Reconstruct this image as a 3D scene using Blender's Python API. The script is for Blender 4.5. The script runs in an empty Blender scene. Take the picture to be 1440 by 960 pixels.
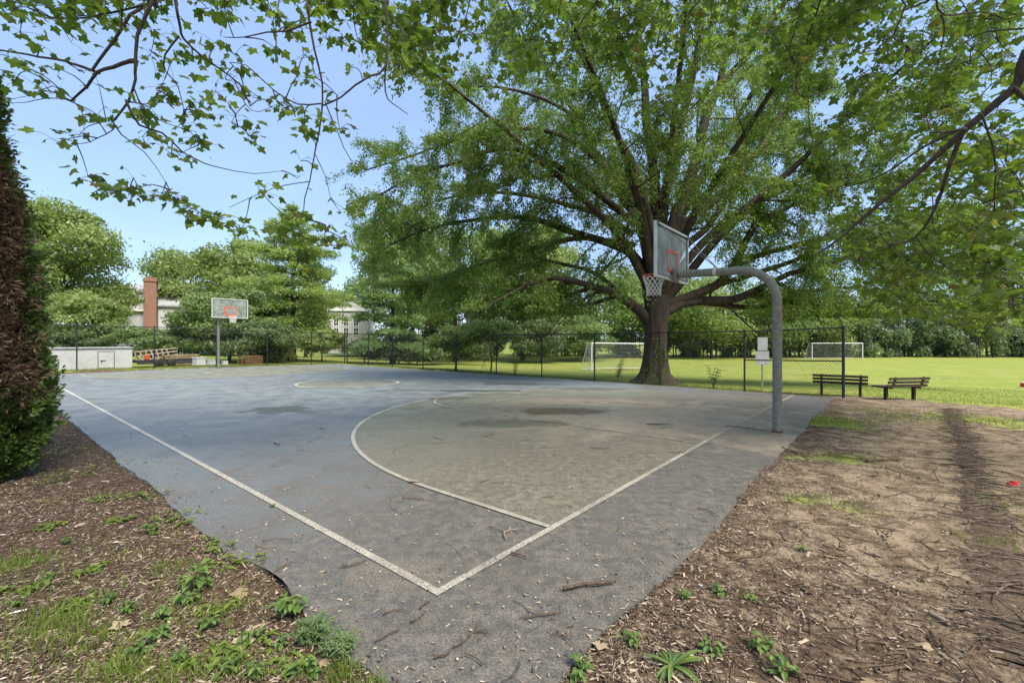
import bpy, math, random
import numpy as np
from mathutils import Vector, Matrix
C = bpy.context.scene.collection
scene = bpy.context.scene
rng = np.random.RandomState(7)
random.seed(7)
PI = math.pi
H = 1.67                    # eye height
FPX, CX, HY = 632.0, 720.0, 477.5

# ------------------------------------------------------------------ ground / court frame
TH = 0.69458
EB = np.array([math.sin(TH), math.cos(TH)])      # along the near baseline
ES = np.array([-math.cos(TH), math.sin(TH)])     # along the sidelines, away
A0 = np.array([-0.492, 2.968])                   # near corner of the painted lines
CW, CL = 14.68, 27.36
def uv2w(u, v): return A0 + u * EB + v * ES
def w2uv(x, y):
    dx, dy = x - A0[0], y - A0[1]
    return dx * EB[0] + dy * EB[1], dx * ES[0] + dy * ES[1]
def zc(u): return -0.10 * np.clip((np.asarray(u, float) - 7.3) / 7.4, 0, 1.4)
def sstep(a, b, x):
    t = np.clip((x - a) / (b - a), 0, 1); return t * t * (3 - 2 * t)
def gz(x, y):
    x = np.asarray(x, float); y = np.asarray(y, float)
    u, v = w2uv(x, y)
    base = zc(u) - 0.012
    inside = np.minimum(np.minimum(u + 0.75, 15.2 - u), np.minimum(v + 1.1, 29 - v))
    base = base - 0.05 * sstep(0.06, 0.3, inside)
    drop = -0.047 * np.clip(u - 16.0, 0, 16)
    rise = 0.10 * sstep(27, 30, v) * sstep(14, 2, u)
    return base + drop + rise
def G(px, py):
    """ground point seen at a photo position (two refinements for the slope)"""
    z = 0.0
    for _ in range(6):
        d = FPX * (H - z) / (py - HY); x = (px - CX) / FPX * d
        z = float(gz(x, d)) + 0.03
    return x, d
def P3(px, py, d): return np.array([(px - CX) / FPX * d, d, H + (HY - py) / FPX * d])

# ------------------------------------------------------------------ object helpers
def tag(o, label=None, cat=None, group=None, kind=None):
    if label: o['label'] = label
    if cat: o['category'] = cat
    if group: o['group'] = group
    if kind: o['kind'] = kind
    return o
def empty(name, loc=(0, 0, 0), rz=0.0, label=None, cat=None, group=None):
    o = bpy.data.objects.new(name, None); C.objects.link(o)
    o.location = loc; o.rotation_euler = (0, 0, rz); o.empty_display_size = 0.2
    return tag(o, label, cat, group)
def copy_thing(o, loc, rz, label, group=None, parent=None, scale=None):
    c = o.copy(); C.objects.link(c)
    if parent is None:
        c.location = loc; c.rotation_euler = (0, 0, rz); c['label'] = label
        if group: c['group'] = group
        if scale is not None: c.scale = scale
    else:
        c.parent = parent
    for ch in list(o.children):
        copy_thing(ch, None, None, None, None, c)
    return c

class MB:
    def __init__(s):
        s.V = []; s.F = {}; s.n = 0; s.A = {}; s.smooth = False
    def add(s, V, F, a=None):
        V = np.asarray(V, float).reshape(-1, 3); F = np.asarray(F, int)
        s.V.append(V); k = F.shape[1]
        s.F.setdefault(k, []).append(F + s.n)
        s.A.setdefault(k, []).append(np.zeros(len(F)) if a is None else np.broadcast_to(np.asarray(a, float), (len(F),)))
        s.n += len(V)
    def box(s, c, size, rz=0.0, bev=0.0):
        x, y, z = [q / 2 for q in size]
        v = np.array([[-x,-y,-z],[x,-y,-z],[x,y,-z],[-x,y,-z],[-x,-y,z],[x,-y,z],[x,y,z],[-x,y,z]])
        if rz:
            ca, sa = math.cos(rz), math.sin(rz)
            v = np.c_[v[:,0]*ca - v[:,1]*sa, v[:,0]*sa + v[:,1]*ca, v[:,2]]
        s.add(v + np.asarray(c, float), [[0,3,2,1],[4,5,6,7],[0,1,5,4],[1,2,6,5],[2,3,7,6],[3,0,4,7]])
        return s
    def beam(s, p0, p1, w, h, up=(0, 0, 1)):
        p0 = np.asarray(p0, float); p1 = np.asarray(p1, float)
        t = p1 - p0; t /= np.linalg.norm(t); up = np.asarray(up, float)
        if abs(t @ up) > 0.98: up = np.array([1.0, 0, 0])
        a = np.cross(t, up); a /= np.linalg.norm(a); b = np.cross(a, t)
        o = [(-1,-1),(1,-1),(1,1),(-1,1)]
        v = [p + a * i * w / 2 + b * j * h / 2 for p in (p0, p1) for i, j in o]
        s.add(v, [[0,1,2,3],[7,6,5,4],[4,5,1,0],[5,6,2,1],[6,7,3,2],[7,4,0,3]])
        return s
    def tube(s, path, r, n=8, cap=True):
        P = np.asarray(path, float); m = len(P)
        R = np.broadcast_to(np.asarray(r, float), (m,))
        T = np.empty_like(P); T[1:-1] = P[2:] - P[:-2]; T[0] = P[1] - P[0]; T[-1] = P[-1] - P[-2]
        T /= (np.linalg.norm(T, axis=1)[:, None] + 1e-12)
        ref = np.array([0, 0, 1.0]) if abs(T[0, 2]) < 0.9 else np.array([1.0, 0, 0])
        a = np.cross(T[0], ref); a /= np.linalg.norm(a)
        ang = np.arange(n) * 2 * PI / n; ca, sa = np.cos(ang), np.sin(ang)
        V = np.empty((m, n, 3))
        for i in range(m):
            a = a - T[i] * (a @ T[i]); a /= (np.linalg.norm(a) + 1e-12)
            b = np.cross(T[i], a)
            V[i] = P[i] + R[i] * (ca[:, None] * a + sa[:, None] * b)
        i0 = np.arange(m - 1)[:, None] * n; j = np.arange(n)[None]; j2 = (j + 1) % n
        F = np.stack([i0 + j, i0 + j2, i0 + n + j2, i0 + n + j], -1).reshape(-1, 4)
        s.add(V.reshape(-1, 3), F)
        if cap and n > 3:
            for k, rev in ((0, True), (m - 1, False)):
                idx = np.arange(n); idx = idx[::-1] if rev else idx
                s.add(V[k], idx[None])
        return s
    def lathe(s, prof, n=16, c=(0, 0, 0)):
        prof = np.asarray(prof, float); m = len(prof); ang = np.arange(n) * 2 * PI / n
        V = np.stack([prof[:, 0:1] * np.cos(ang), prof[:, 0:1] * np.sin(ang), np.repeat(prof[:, 1:2], n, 1)], -1) + np.asarray(c, float)
        i0 = np.arange(m - 1)[:, None] * n; j = np.arange(n)[None]; j2 = (j + 1) % n
        s.add(V.reshape(-1, 3), np.stack([i0 + j, i0 + j2, i0 + n + j2, i0 + n + j], -1).reshape(-1, 4))
        return s
    def build(s, name, mats, parent=None, smooth=False, attr=None, loc=None, midx=None):
        V = np.concatenate(s.V) if s.V else np.zeros((0, 3))
        me = bpy.data.meshes.new(name)
        ks = sorted(s.F); Fs = [np.concatenate(s.F[k]) for k in ks]
        idx = np.concatenate([f.ravel() for f in Fs]); cnt = np.concatenate([np.full(len(f), k) for f, k in zip(Fs, ks)])
        me.vertices.add(len(V)); me.vertices.foreach_set('co', V.astype(np.float32).ravel())
        me.loops.add(len(idx)); me.loops.foreach_set('vertex_index', idx.astype(np.int32))
        me.polygons.add(len(cnt)); st = np.r_[0, np.cumsum(cnt)[:-1]]
        me.polygons.foreach_set('loop_start', st.astype(np.int32))
        me.update(calc_edges=True)
        me.polygons.foreach_set('use_smooth', np.full(len(cnt), bool(smooth)))
        if attr:
            at = me.attributes.new(attr, 'FLOAT', 'FACE')
            at.data.foreach_set('value', np.concatenate([np.concatenate(s.A[k]) for k in ks]).astype(np.float32))
        if not isinstance(mats, (list, tuple)): mats = [mats]
        for m in mats: me.materials.append(m)
        o = bpy.data.objects.new(name, me); C.objects.link(o)
        if parent is not None: o.parent = parent
        if loc is not None: o.location = loc
        return o
def bevel(o, w=0.006, seg=2):
    m = o.modifiers.new('edge', 'BEVEL'); m.width = w; m.segments = seg; m.limit_method = 'ANGLE'
    return o

# ------------------------------------------------------------------ materials
class NT:
    def __init__(s, name):
        s.m = bpy.data.materials.new(name); s.m.use_nodes = True
        s.t = s.m.node_tree; s.t.nodes.clear()
        s.out = s.t.nodes.new('ShaderNodeOutputMaterial')
    def n(s, typ, **kw):
        nd = s.t.nodes.new('ShaderNode' + typ)
        for k, v in kw.items(): setattr(nd, k, v)
        return nd
    def set(s, sock, v):
        if hasattr(v, 'is_linked') or isinstance(v, bpy.types.NodeSocket): s.t.links.new(v, sock)
        elif isinstance(v, (tuple, list)) and len(v) == 3 and sock.type == 'RGBA': sock.default_value = (*v, 1)
        else: sock.default_value = v
    def math(s, op, a, b=None, c=None, clamp=False):
        nd = s.n('Math', operation=op); nd.use_clamp = clamp
        s.set(nd.inputs[0], a)
        if b is not None: s.set(nd.inputs[1], b)
        if c is not None: s.set(nd.inputs[2], c)
        return nd.outputs[0]
    def mix(s, f, a, b, blend='MIX'):
        nd = s.n('Mix', data_type='RGBA', blend_type=blend)
        s.set(nd.inputs[0], f); s.set(nd.inputs[6], a); s.set(nd.inputs[7], b)
        return nd.outputs[2]
    def coord(s, which='Object'):
        return s.n('TexCoord').outputs[which]
    def pos(s): return s.n('NewGeometry').outputs['Position']
    def vmap(s, v, scale=(1, 1, 1), rot=(0, 0, 0), loc=(0, 0, 0)):
        nd = s.n('Mapping'); s.set(nd.inputs[0], v)
        nd.inputs['Scale'].default_value = scale; nd.inputs['Rotation'].default_value = rot; nd.inputs['Location'].default_value = loc
        return nd.outputs[0]
    def noise(s, v, scale, detail=4, rough=0.55, dist=0.0):
        nd = s.n('TexNoise'); s.set(nd.inputs['Vector'], v)
        nd.inputs['Scale'].default_value = scale; nd.inputs['Detail'].default_value = detail
        nd.inputs['Roughness'].default_value = rough; nd.inputs['Distortion'].default_value = dist
        return nd.outputs[0]
    def ramp(s, f, a, b, lo=0.0, hi=1.0):
        nd = s.n('MapRange'); nd.interpolation_type = 'SMOOTHSTEP'
        s.set(nd.inputs[0], f); nd.inputs[1].default_value = a; nd.inputs[2].default_value = b
        nd.inputs[3].default_value = lo; nd.inputs[4].default_value = hi
        return nd.outputs[0]
    def attr(s, name): return s.n('Attribute', attribute_name=name).outputs['Fac']
    def bump(s, h, strength=0.3, dist=0.01):
        nd = s.n('Bump'); nd.inputs['Strength'].default_value = strength; nd.inputs['Distance'].default_value = dist
        s.set(nd.inputs['Height'], h); return nd.outputs[0]
    def bsdf(s, col, rough=0.6, spec=0.4, metal=0.0, normal=None):
        b = s.n('BsdfPrincipled'); s.set(b.inputs['Base Color'], col); s.set(b.inputs['Roughness'], rough)
        s.set(b.inputs['Specular IOR Level'], spec); b.inputs['Metallic'].default_value = metal
        if normal is not None: s.set(b.inputs['Normal'], normal)
        return b.outputs[0]
    def done(s, sh): s.t.links.new(sh, s.out.inputs[0]); return s.m

def plain(name, col, rough=0.6, spec=0.4, metal=0.0, var=0.25, scale=9.0, bump=0.0):
    t = NT(name); p = t.coord()
    n = t.noise(p, scale, 5, 0.6)
    f = t.ramp(n, 0.3, 0.7, 1 - var, 1 + var)
    nd = t.n('Mix', data_type='RGBA', blend_type='MULTIPLY'); nd.inputs[0].default_value = 1
    nd.inputs[6].default_value = (*col, 1)
    cb = t.n('CombineColor'); [t.set(cb.inputs[i], f) for i in range(3)]
    t.t.links.new(cb.outputs[0], nd.inputs[7])
    nrm = t.bump(t.noise(p, scale * 6, 4), bump, 0.01) if bump else None
    return t.done(t.bsdf(nd.outputs[2], rough, spec, metal, nrm))

def leafmat(name, c0, c1, c2=None, trans=0.45, tcol=(1.45, 1.55, 0.72), rough=0.45, spec=0.35):
    """leaves: colour varies from leaf to leaf (face attribute), light passes through them"""
    t = NT(name); r = t.attr('tone')
    col = t.mix(r, c0, c1)
    if c2 is not None: col = t.mix(t.ramp(r, 0.93, 0.97), col, c2)
    b = t.bsdf(col, rough, spec)
    tr = t.n('BsdfTranslucent'); t.set(tr.inputs[0], t.mix(1.0, col, tcol, 'MULTIPLY'))
    mx = t.n('MixShader'); mx.inputs[0].default_value = trans
    t.t.links.new(b, mx.inputs[1]); t.t.links.new(tr.outputs[0], mx.inputs[2])
    return t.done(mx.outputs[0])

def barkmat(name, c0, c1, scale=4.0, zs=0.25, bump=0.8):
    t = NT(name); p = t.vmap(t.coord(), (1, 1, zs))
    n = t.noise(p, scale, 8, 0.65, 0.3); n2 = t.noise(p, scale * 5, 6, 0.7)
    f = t.math('MULTIPLY_ADD', n2, 0.5, t.math('MULTIPLY', n, 0.6))
    col = t.mix(t.ramp(f, 0.35, 0.75), c0, c1)
    return t.done(t.bsdf(col, 0.9, 0.15, 0, t.bump(f, bump, 0.04)))

# ------------------------------------------------------------------ leaves and trees
def unit(v): return v / (np.linalg.norm(v, axis=-1, keepdims=True) + 1e-12)
def rand_dir(n): return unit(rng.normal(size=(n, 3)))
def leaf_quads(mb, P, D, N, L, W, tone):
    n = len(P); D = unit(D); S = unit(np.cross(D, N)); Nn = np.cross(S, D)
    L = np.broadcast_to(L, (n,))[:, None]; W = np.broadcast_to(W, (n,))[:, None]
    mid = P + D * L * 0.45 - Nn * L * 0.05
    V = np.stack([P, mid + S * W / 2, P + D * L - Nn * L * 0.12, mid - S * W / 2], 1)
    mb.add(V.reshape(-1, 3), np.arange(4 * n).reshape(n, 4), tone)
def smooth_path(pts, step=0.5):
    pts = np.asarray(pts, float)
    P = np.vstack([2 * pts[0] - pts[1], pts, 2 * pts[-1] - pts[-2]]); out = []
    for i in range(1, len(P) - 2):
        L = np.linalg.norm(P[i + 1] - P[i]); m = max(2, int(L / step))
        for t in np.arange(m) / m:
            a, b, c, d = P[i - 1], P[i], P[i + 1], P[i + 2]
            out.append(0.5 * ((2 * b) + (c - a) * t + (2 * a - 5 * b + 4 * c - d) * t * t + (3 * b - a - 3 * c + d) * t ** 3))
    out.append(pts[-1]); return np.array(out)

def crown_cloud(n, center, radii, lobes=26, lobe_r=0.36, power=0.5, flat=0.75, bottom=-0.75):
    """leaf positions and outward directions: leaf clumps spread through an egg-shaped crown"""
    c = []
    while len(c) < lobes:
        d = rand_dir(1)[0] * rng.uniform(0.35, 0.98) ** 0.5
        if d[2] > bottom: c.append(d)
    c = np.array(c) * (1 - lobe_r * 0.75)
    lr = lobe_r * rng.uniform(0.55, 1.25, lobes)
    w = lr ** 2; k = rng.choice(lobes, n, p=w / w.sum())
    d = rand_dir(n); d[:, 2] = np.abs(d[:, 2]) * np.where(rng.rand(n) < 0.8, 1, -1)
    rad = lr[k] * rng.uniform(0.3, 1.0, n) ** power * (1 + 0.25 * rng.normal(size=n) * (rng.rand(n) < 0.25))
    p = c[k] + d * rad[:, None] * np.array([1, 1, flat])
    R = np.asarray(radii, float)
    return np.asarray(center, float) + p * R, unit(d + 0.6 * p), k

def make_tree(name, label, x, y, z, h, rx, rz_, leafm, barkm, n=9000, leaf=0.24, trunk_r=0.2, crown_base=0.3, lobes=26, lobe_r=0.36,
              group=None, droop=0.2, cat='tree', ry=None, trunk_h=None, aspect=0.55, lean=(0, 0), flat=0.75):
    root = empty(name, (x, y, z), 0, label, cat, group)
    cz = h * (crown_base + 1) / 2; rzz = h * (1 - crown_base) / 2
    mb = MB()
    P, D, k = crown_cloud(n, (lean[0], lean[1], cz), (rx, ry or rx, rzz), lobes, lobe_r, flat=flat)
    N = unit(D + 0.7 * rng.normal(size=P.shape))
    T = unit(np.cross(N, rand_dir(n)) + np.array([0, 0, -droop]))
    L = leaf * 1.3 * rng.uniform(0.6, 1.35, n)
    lobe_tone = rng.uniform(0, 0.5, lobes)[k]
    leaf_quads(mb, P, T, N, L, L * aspect, np.clip(lobe_tone + rng.uniform(0, 0.5, n), 0, 1))
    tb = MB(); th = trunk_h or cz
    pts = [np.array([0, 0, -0.1]), np.array([0.05, 0, th * 0.3]), np.array([lean[0] * 0.5 - 0.05, lean[1] * 0.5, th * 0.7]), np.array([lean[0], lean[1], th * 1.25])]
    sp = smooth_path(pts, h / 14); tb.tube(sp, np.linspace(1, 0.35, len(sp)) ** 1.2 * trunk_r, 9)
    for i in range(9):
        a = i * 2.4 + rng.rand(); t = rng.uniform(0.35, 0.9); b = sp[int(t * (len(sp) - 1))]
        e = b + np.array([math.cos(a) * rx * 0.48, math.sin(a) * (ry or rx) * 0.48, rzz * rng.uniform(0.1, 0.5)])
        q = smooth_path([b, (b + e) / 2 + np.array([0, 0, -0.04 * h]), e], h / 12)
        tb.tube(q, np.linspace(0.45, 0.1, len(q)) * trunk_r, 6)
    tb.build('trunk', barkm, root, True)
    mb.build('crown', leafm, root, attr='tone')
    return root
# ================================================================== SETTING: ground, court, sky
def ground_material():
    t = NT('ground'); p = t.pos()
    g = t.attr('grass'); tan = t.attr('tan')
    n1 = t.noise(p, 0.55, 5, 0.6); n2 = t.noise(p, 3.5, 6, 0.65); n3 = t.noise(p, 22, 6, 0.7); n4 = t.noise(p, 90, 3, 0.7)
    dark = t.mix(t.ramp(n3, 0.35, 0.68), (0.048, 0.031, 0.021), (0.148, 0.101, 0.067))
    light = t.mix(t.ramp(n2, 0.35, 0.7), (0.140, 0.102, 0.066), (0.292, 0.222, 0.150))
    light = t.mix(t.ramp(n4, 0.40, 0.75, 0, 0.55), light, (0.40, 0.31, 0.22))
    tf = t.math('ADD', tan, t.math('MULTIPLY', t.math('SUBTRACT', n2, 0.5), 1.6))
    tf = t.math('ADD', tf, t.math('MULTIPLY', t.math('SUBTRACT', n3, 0.5), 0.9))
    dirt = t.mix(t.ramp(tf, 0.25, 0.85), dark, light)
    gr = t.mix(t.ramp(n2, 0.3, 0.7), (0.162, 0.204, 0.034), (0.264, 0.300, 0.060))
    gr = t.mix(t.ramp(n1, 0.40, 0.66, 0, 0.75), gr, (0.294, 0.294, 0.084))
    gr = t.mix(t.ramp(n3, 0.45, 0.75, 0, 0.4), gr, (0.080, 0.125, 0.022))
    gf = t.math('ADD', g, t.math('MULTIPLY', t.math('SUBTRACT', n2, 0.5), 1.3))
    gf = t.math('ADD', gf, t.math('MULTIPLY', t.math('SUBTRACT', n3, 0.5), 0.7))
    col = t.mix(t.ramp(gf, 0.38, 0.66), dirt, gr)
    h = t.math('MULTIPLY_ADD', n3, 0.6, t.math('MULTIPLY', n4, 0.35))
    return t.done(t.bsdf(col, 0.95, 0.1, 0, t.bump(h, 0.9, 0.03)))
M_ground = ground_material()

def axis(lo, hi, step, far, grow=1.13):
    a = list(np.arange(lo, hi, step)); s = step; x = hi
    while x < far: a.append(x); s *= grow; x += s
    s = step; x = lo - step; b = []
    while x > -far: b.append(x); s *= grow; x -= s
    return np.array(b[::-1] + a)
def vnoise(x, y, seed, scale):
    """smooth value noise"""
    x = np.asarray(x) * scale; y = np.asarray(y) * scale
    r = np.random.RandomState(seed).rand(256, 256)
    xi = np.floor(x).astype(int); yi = np.floor(y).astype(int); fx = x - xi; fy = y - yi
    fx = fx * fx * (3 - 2 * fx); fy = fy * fy * (3 - 2 * fy)
    q = lambda i, j: r[i % 256, j % 256]
    return (q(xi, yi) * (1 - fx) + q(xi + 1, yi) * fx) * (1 - fy) + (q(xi, yi + 1) * (1 - fx) + q(xi + 1, yi + 1) * fx) * fy
def rough(x, y):
    """bumps of the bare soil"""
    d = np.hypot(x, y); k = sstep(30, 12, d)
    return k * ((vnoise(x, y, 1, 0.9) - .5) * 0.05 + (vnoise(x, y, 2, 3.1) - .5) * 0.035 + (vnoise(x, y, 3, 9.0) - .5) * 0.02)
def edge_left(v): return -0.69 + 0.03 * (vnoise(v, 0, 11, 0.7) - .5) * 2 + 0.022 * (vnoise(v, 0, 12, 3.6) - .5) * 2 + 0.012 * (vnoise(v, 0, 16, 9.) - .5) * 2 + 0.10 * np.exp(-((np.asarray(v) - 1.0) / 0.5) ** 2)
def edge_near(u): return -1.07 + 0.05 * (vnoise(u, 0, 13, 0.5) - .5) * 2 + 0.02 * (vnoise(u, 0, 14, 3.4) - .5) * 2 + 0.012 * (vnoise(u, 0, 15, 9.) - .5) * 2
def off_court(x, y):
    u, v = w2uv(x, y)
    return np.maximum(np.maximum(edge_left(v) - u, u - 15.0), np.maximum(edge_near(u) - v, v - 28.9))
def ground_z(x, y):
    o = off_court(x, y)
    return gz(x, y) + rough(x, y) * sstep(-0.05, 0.25, o) - 0.03 * sstep(0.02, -0.06, o)

def make_ground():
    xs = axis(-12, 17, 0.13, 600); ys = axis(-3, 17, 0.12, 700)
    X, Y = np.meshgrid(xs, ys); Z = ground_z(X, Y)
    ny, nx = X.shape
    mb = MB(); i = np.arange(ny - 1)[:, None] * nx + np.arange(nx - 1)[None]
    mb.add(np.stack([X, Y, Z], -1), np.stack([i, i + 1, i + nx + 1, i + nx], -1).reshape(-1, 4))
    o = mb.build('ground', M_ground, None, True); o['kind'] = 'structure'
    u, v = w2uv(X, Y)
    wob = (vnoise(X, Y, 21, 0.6) - .5) * 1.4 + (vnoise(X, Y, 22, 1.7) - .5) * 0.6
    grass = sstep(15.0, 15.9, u + wob * 0.7)
    grass = np.maximum(grass, sstep(28.8, 29.6, v))
    grass = np.maximum(grass, sstep(-9, -16, u))
    # worn soil round the benches, thin green on the bare strip
    bx, by = G(1240, 560); grass = grass * (1 - 0.75 * np.exp(-(((X - bx) / 3.2) ** 2 + ((Y - by - .5) / 1.0) ** 2)))
    for px, py, r, a in ((1165, 592, .9, .75), (1120, 640, .35, .5), (1180, 640, .55, .6), (1135, 700, .3, .55), (1190, 715, .25, .5), (1290, 590, 1.6, .45), (1400, 590, 1.6, .6),
                         (240, 850, .25, .55), (90, 870, .3, .6), (20, 790, .35, .5), (180, 900, .3, .6), (60, 700, .5, .4), (300, 900, .2, .5), (1400, 760, .3, .35), (1380, 660, .5, .4)):
        cx, cy = G(px, py); grass = np.maximum(grass, a * np.exp(-((X - cx) ** 2 + (Y - cy) ** 2) / (r * r)))
    for px, d, rr in ((880, 38.0, 3.2), (1178, 60.0, 4.0), (1015, 45., 2.5), (1330, 30., 2.2)):
        cx = (px - CX) / FPX * d; grass = grass * (1 - .55 * np.exp(-((X - cx) ** 2 / (rr * rr * 1.6) + (Y - d) ** 2 / (rr * rr * .5))))
    tan = 0.34 + 0.40 * sstep(-0.5, -2.4, v) * sstep(0.5, 3.0, u)
    tan = np.where(u < -0.5, 0.10, tan)
    tan = np.maximum(tan, 0.9 * np.exp(-(((X - bx) / 3.0) ** 2 + ((Y - by - .4) / 0.9) ** 2)))
    for nm, arr in (('grass', grass), ('tan', tan)):
        at = o.data.attributes.new(nm, 'FLOAT', 'POINT'); at.data.foreach_set('value', arr.ravel().astype(np.float32))
make_ground()

# ---- court paint ---------------------------------------------------
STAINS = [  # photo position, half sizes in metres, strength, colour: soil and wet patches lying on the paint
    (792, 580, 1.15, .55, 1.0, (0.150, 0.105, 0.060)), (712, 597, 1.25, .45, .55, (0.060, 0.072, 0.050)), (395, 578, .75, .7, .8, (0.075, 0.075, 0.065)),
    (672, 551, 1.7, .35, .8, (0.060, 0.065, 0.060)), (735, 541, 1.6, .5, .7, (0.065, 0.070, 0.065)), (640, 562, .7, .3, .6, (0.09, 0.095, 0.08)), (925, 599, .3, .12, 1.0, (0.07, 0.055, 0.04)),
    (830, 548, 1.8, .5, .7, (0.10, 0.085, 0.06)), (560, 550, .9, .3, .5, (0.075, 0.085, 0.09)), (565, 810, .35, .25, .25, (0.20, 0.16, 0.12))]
def court_material(name, base, green=False, line=False):
    t = NT(name); w = t.pos()
    nL = t.noise(w, 0.42, 4, 0.55, 0.4); nM = t.noise(w, 1.7, 6, 0.62, 0.3); nF = t.noise(w, 9.0, 6, 0.7); nS = t.noise(w, 70, 3, 0.7); nX = t.noise(w, 230, 2, 0.5)
    col = t.mix(t.ramp(nM, 0.32, 0.68), tuple(c * 0.74 for c in base), tuple(min(1, c * 1.14) for c in base))
    # bare asphalt and dust where the paint has worn
    sep = t.n('SeparateXYZ'); t.set(sep.inputs[0], w); X, Y = sep.outputs[0], sep.outputs[1]
    uu = t.math('ADD', t.math('MULTIPLY', t.math('SUBTRACT', X, A0[0]), EB[0]), t.math('MULTIPLY', t.math('SUBTRACT', Y, A0[1]), EB[1]))
    vv = t.math('ADD', t.math('MULTIPLY', t.math('SUBTRACT', X, A0[0]), ES[0]), t.math('MULTIPLY', t.math('SUBTRACT', Y, A0[1]), ES[1]))
    near = t.ramp(vv, 8.5, 1.0)                         # the end under the trees is worn to grey and brown
    nearl = t.ramp(vv, 3.5, -0.9)
    wear = t.math('ADD', t.math('MULTIPLY', near, 0.62), t.math('MULTIPLY', nearl, 0.25))
    wear = t.math('ADD', wear, t.math('MULTIPLY', t.math('SUBTRACT', nM, 0.5), 1.25))
    wear = t.math('ADD', wear, t.math('MULTIPLY', t.math('SUBTRACT', nL, 0.5), 0.8))
    wear = t.math('ADD', wear, t.math('MULTIPLY', t.math('SUBTRACT', nF, 0.5), 1.2))
    gk = 1.14 if green else .90; tint = (.98, 1.0, .95) if green else (.93, .94, .97)
    grey = t.mix(t.ramp(nF, 0.3, 0.7), tuple(c * k * gk for c, k in zip((0.063, 0.057, 0.050), tint)), tuple(c * k * gk for c, k in zip((0.174, 0.144, 0.111), tint)))
    col = t.mix(t.ramp(wear, 0.10, 0.75, 0, 0.85 if not line else 0.5), col, grey)
    # pale soil washed over the lane end
    def blob(cx, cy, rx, ry, soft=0.5, amp=1.1):
        a = t.math('DIVIDE', t.math('SUBTRACT', X, cx), rx); b = t.math('DIVIDE', t.math('SUBTRACT', Y, cy), ry)
        d = t.math('SQRT', t.math('ADD', t.math('MULTIPLY', a, a), t.math('MULTIPLY', b, b)))
        d = t.math('ADD', d, t.math('MULTIPLY', t.math('SUBTRACT', nM, 0.5), amp)); d = t.math('ADD', d, t.math('MULTIPLY', t.math('SUBTRACT', nF, 0.5), 0.7))
        return t.ramp(d, 1.0 + soft * .3, 1.0 - soft)
    tx, ty = 2.7, 9.9
    tanf = t.math('MULTIPLY', blob(tx, ty, 4.0, 2.7, 0.9, 1.7), 0.85)
    tan2 = t.math('MULTIPLY', blob(4.7, 7.2, 1.5, 1.0, 0.9, 1.6), 0.85)
    tan3 = t.math('MULTIPLY', blob(1.7, 12.2, 3.2, 1.0, 0.9, 1.8), 0.75)
    tanc = t.mix(t.ramp(nF, 0.3, 0.75), (0.300, 0.235, 0.160), (0.470, 0.385, 0.280))
    for f in (tanf, tan2, tan3): col = t.mix(f, col, tanc)
    wet = None
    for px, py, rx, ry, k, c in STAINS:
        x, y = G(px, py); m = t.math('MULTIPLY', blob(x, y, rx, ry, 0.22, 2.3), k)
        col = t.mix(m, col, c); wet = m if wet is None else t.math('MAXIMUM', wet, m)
    # grit, aggregate and pale specks
    col = t.mix(t.ramp(nS, 0.36, 0.64), t.mix(1.0, col, (0.66, 0.66, 0.67), 'MULTIPLY'), t.mix(1.0, col, (1.36, 1.33, 1.27), 'MULTIPLY'))
    vo = t.n('TexVoronoi'); t.set(vo.inputs['Vector'], w); vo.inputs['Scale'].default_value = 9
    sp = t.math('LESS_THAN', vo.outputs['Distance'], t.math('MULTIPLY', t.ramp(nF, 0.52, 0.7), 0.06))
    col = t.mix(t.math('MULTIPLY', sp, 0.8), col, (0.50, 0.46, 0.38))
    # fine cracks
    vc = t.n('TexVoronoi', feature='DISTANCE_TO_EDGE')
    cw = t.n('VectorMath', operation='ADD'); t.set(cw.inputs[0], w)
    nv = t.n('TexNoise'); t.set(nv.inputs['Vector'], w); nv.inputs['Scale'].default_value = 1.3; t.t.links.new(nv.outputs['Color'], cw.inputs[1])
    t.set(vc.inputs['Vector'], cw.outputs[0]); vc.inputs['Scale'].default_value = 0.22
    ck = t.math('MULTIPLY', t.math('LESS_THAN', vc.outputs['Distance'], 0.0022), t.ramp(nM, 0.45, 0.6))
    col = t.mix(t.math('MULTIPLY', ck, 0.75), col, (0.03, 0.028, 0.026))
    if line:
        keep = t.math('ADD', nF, t.math('MULTIPLY', t.math('SUBTRACT', nS, 0.5), 1.0))
        bare = t.mix(t.ramp(nM, 0.3, 0.7), (0.10, 0.095, 0.088), (0.17, 0.15, 0.125))
        col = t.mix(t.ramp(keep, 0.26, 0.42), bare, col)
    r = t.math('SUBTRACT', t.ramp(nM, 0.3, 0.7, 0.44, 0.64), t.math('MULTIPLY', wet, 0.08))
    h = t.math('MULTIPLY_ADD', nS, 0.5, t.math('MULTIPLY', nX, 0.5))
    return t.done(t.bsdf(col, r, 0.42, 0, t.bump(h, 0.5, 0.006)))
M_blue = court_material('court_blue', (0.182, 0.201, 0.204))
M_green = court_material('court_green', (0.200, 0.204, 0.158), True)
M_line = court_material('court_line', (0.500, 0.470, 0.400), line=True)

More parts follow.
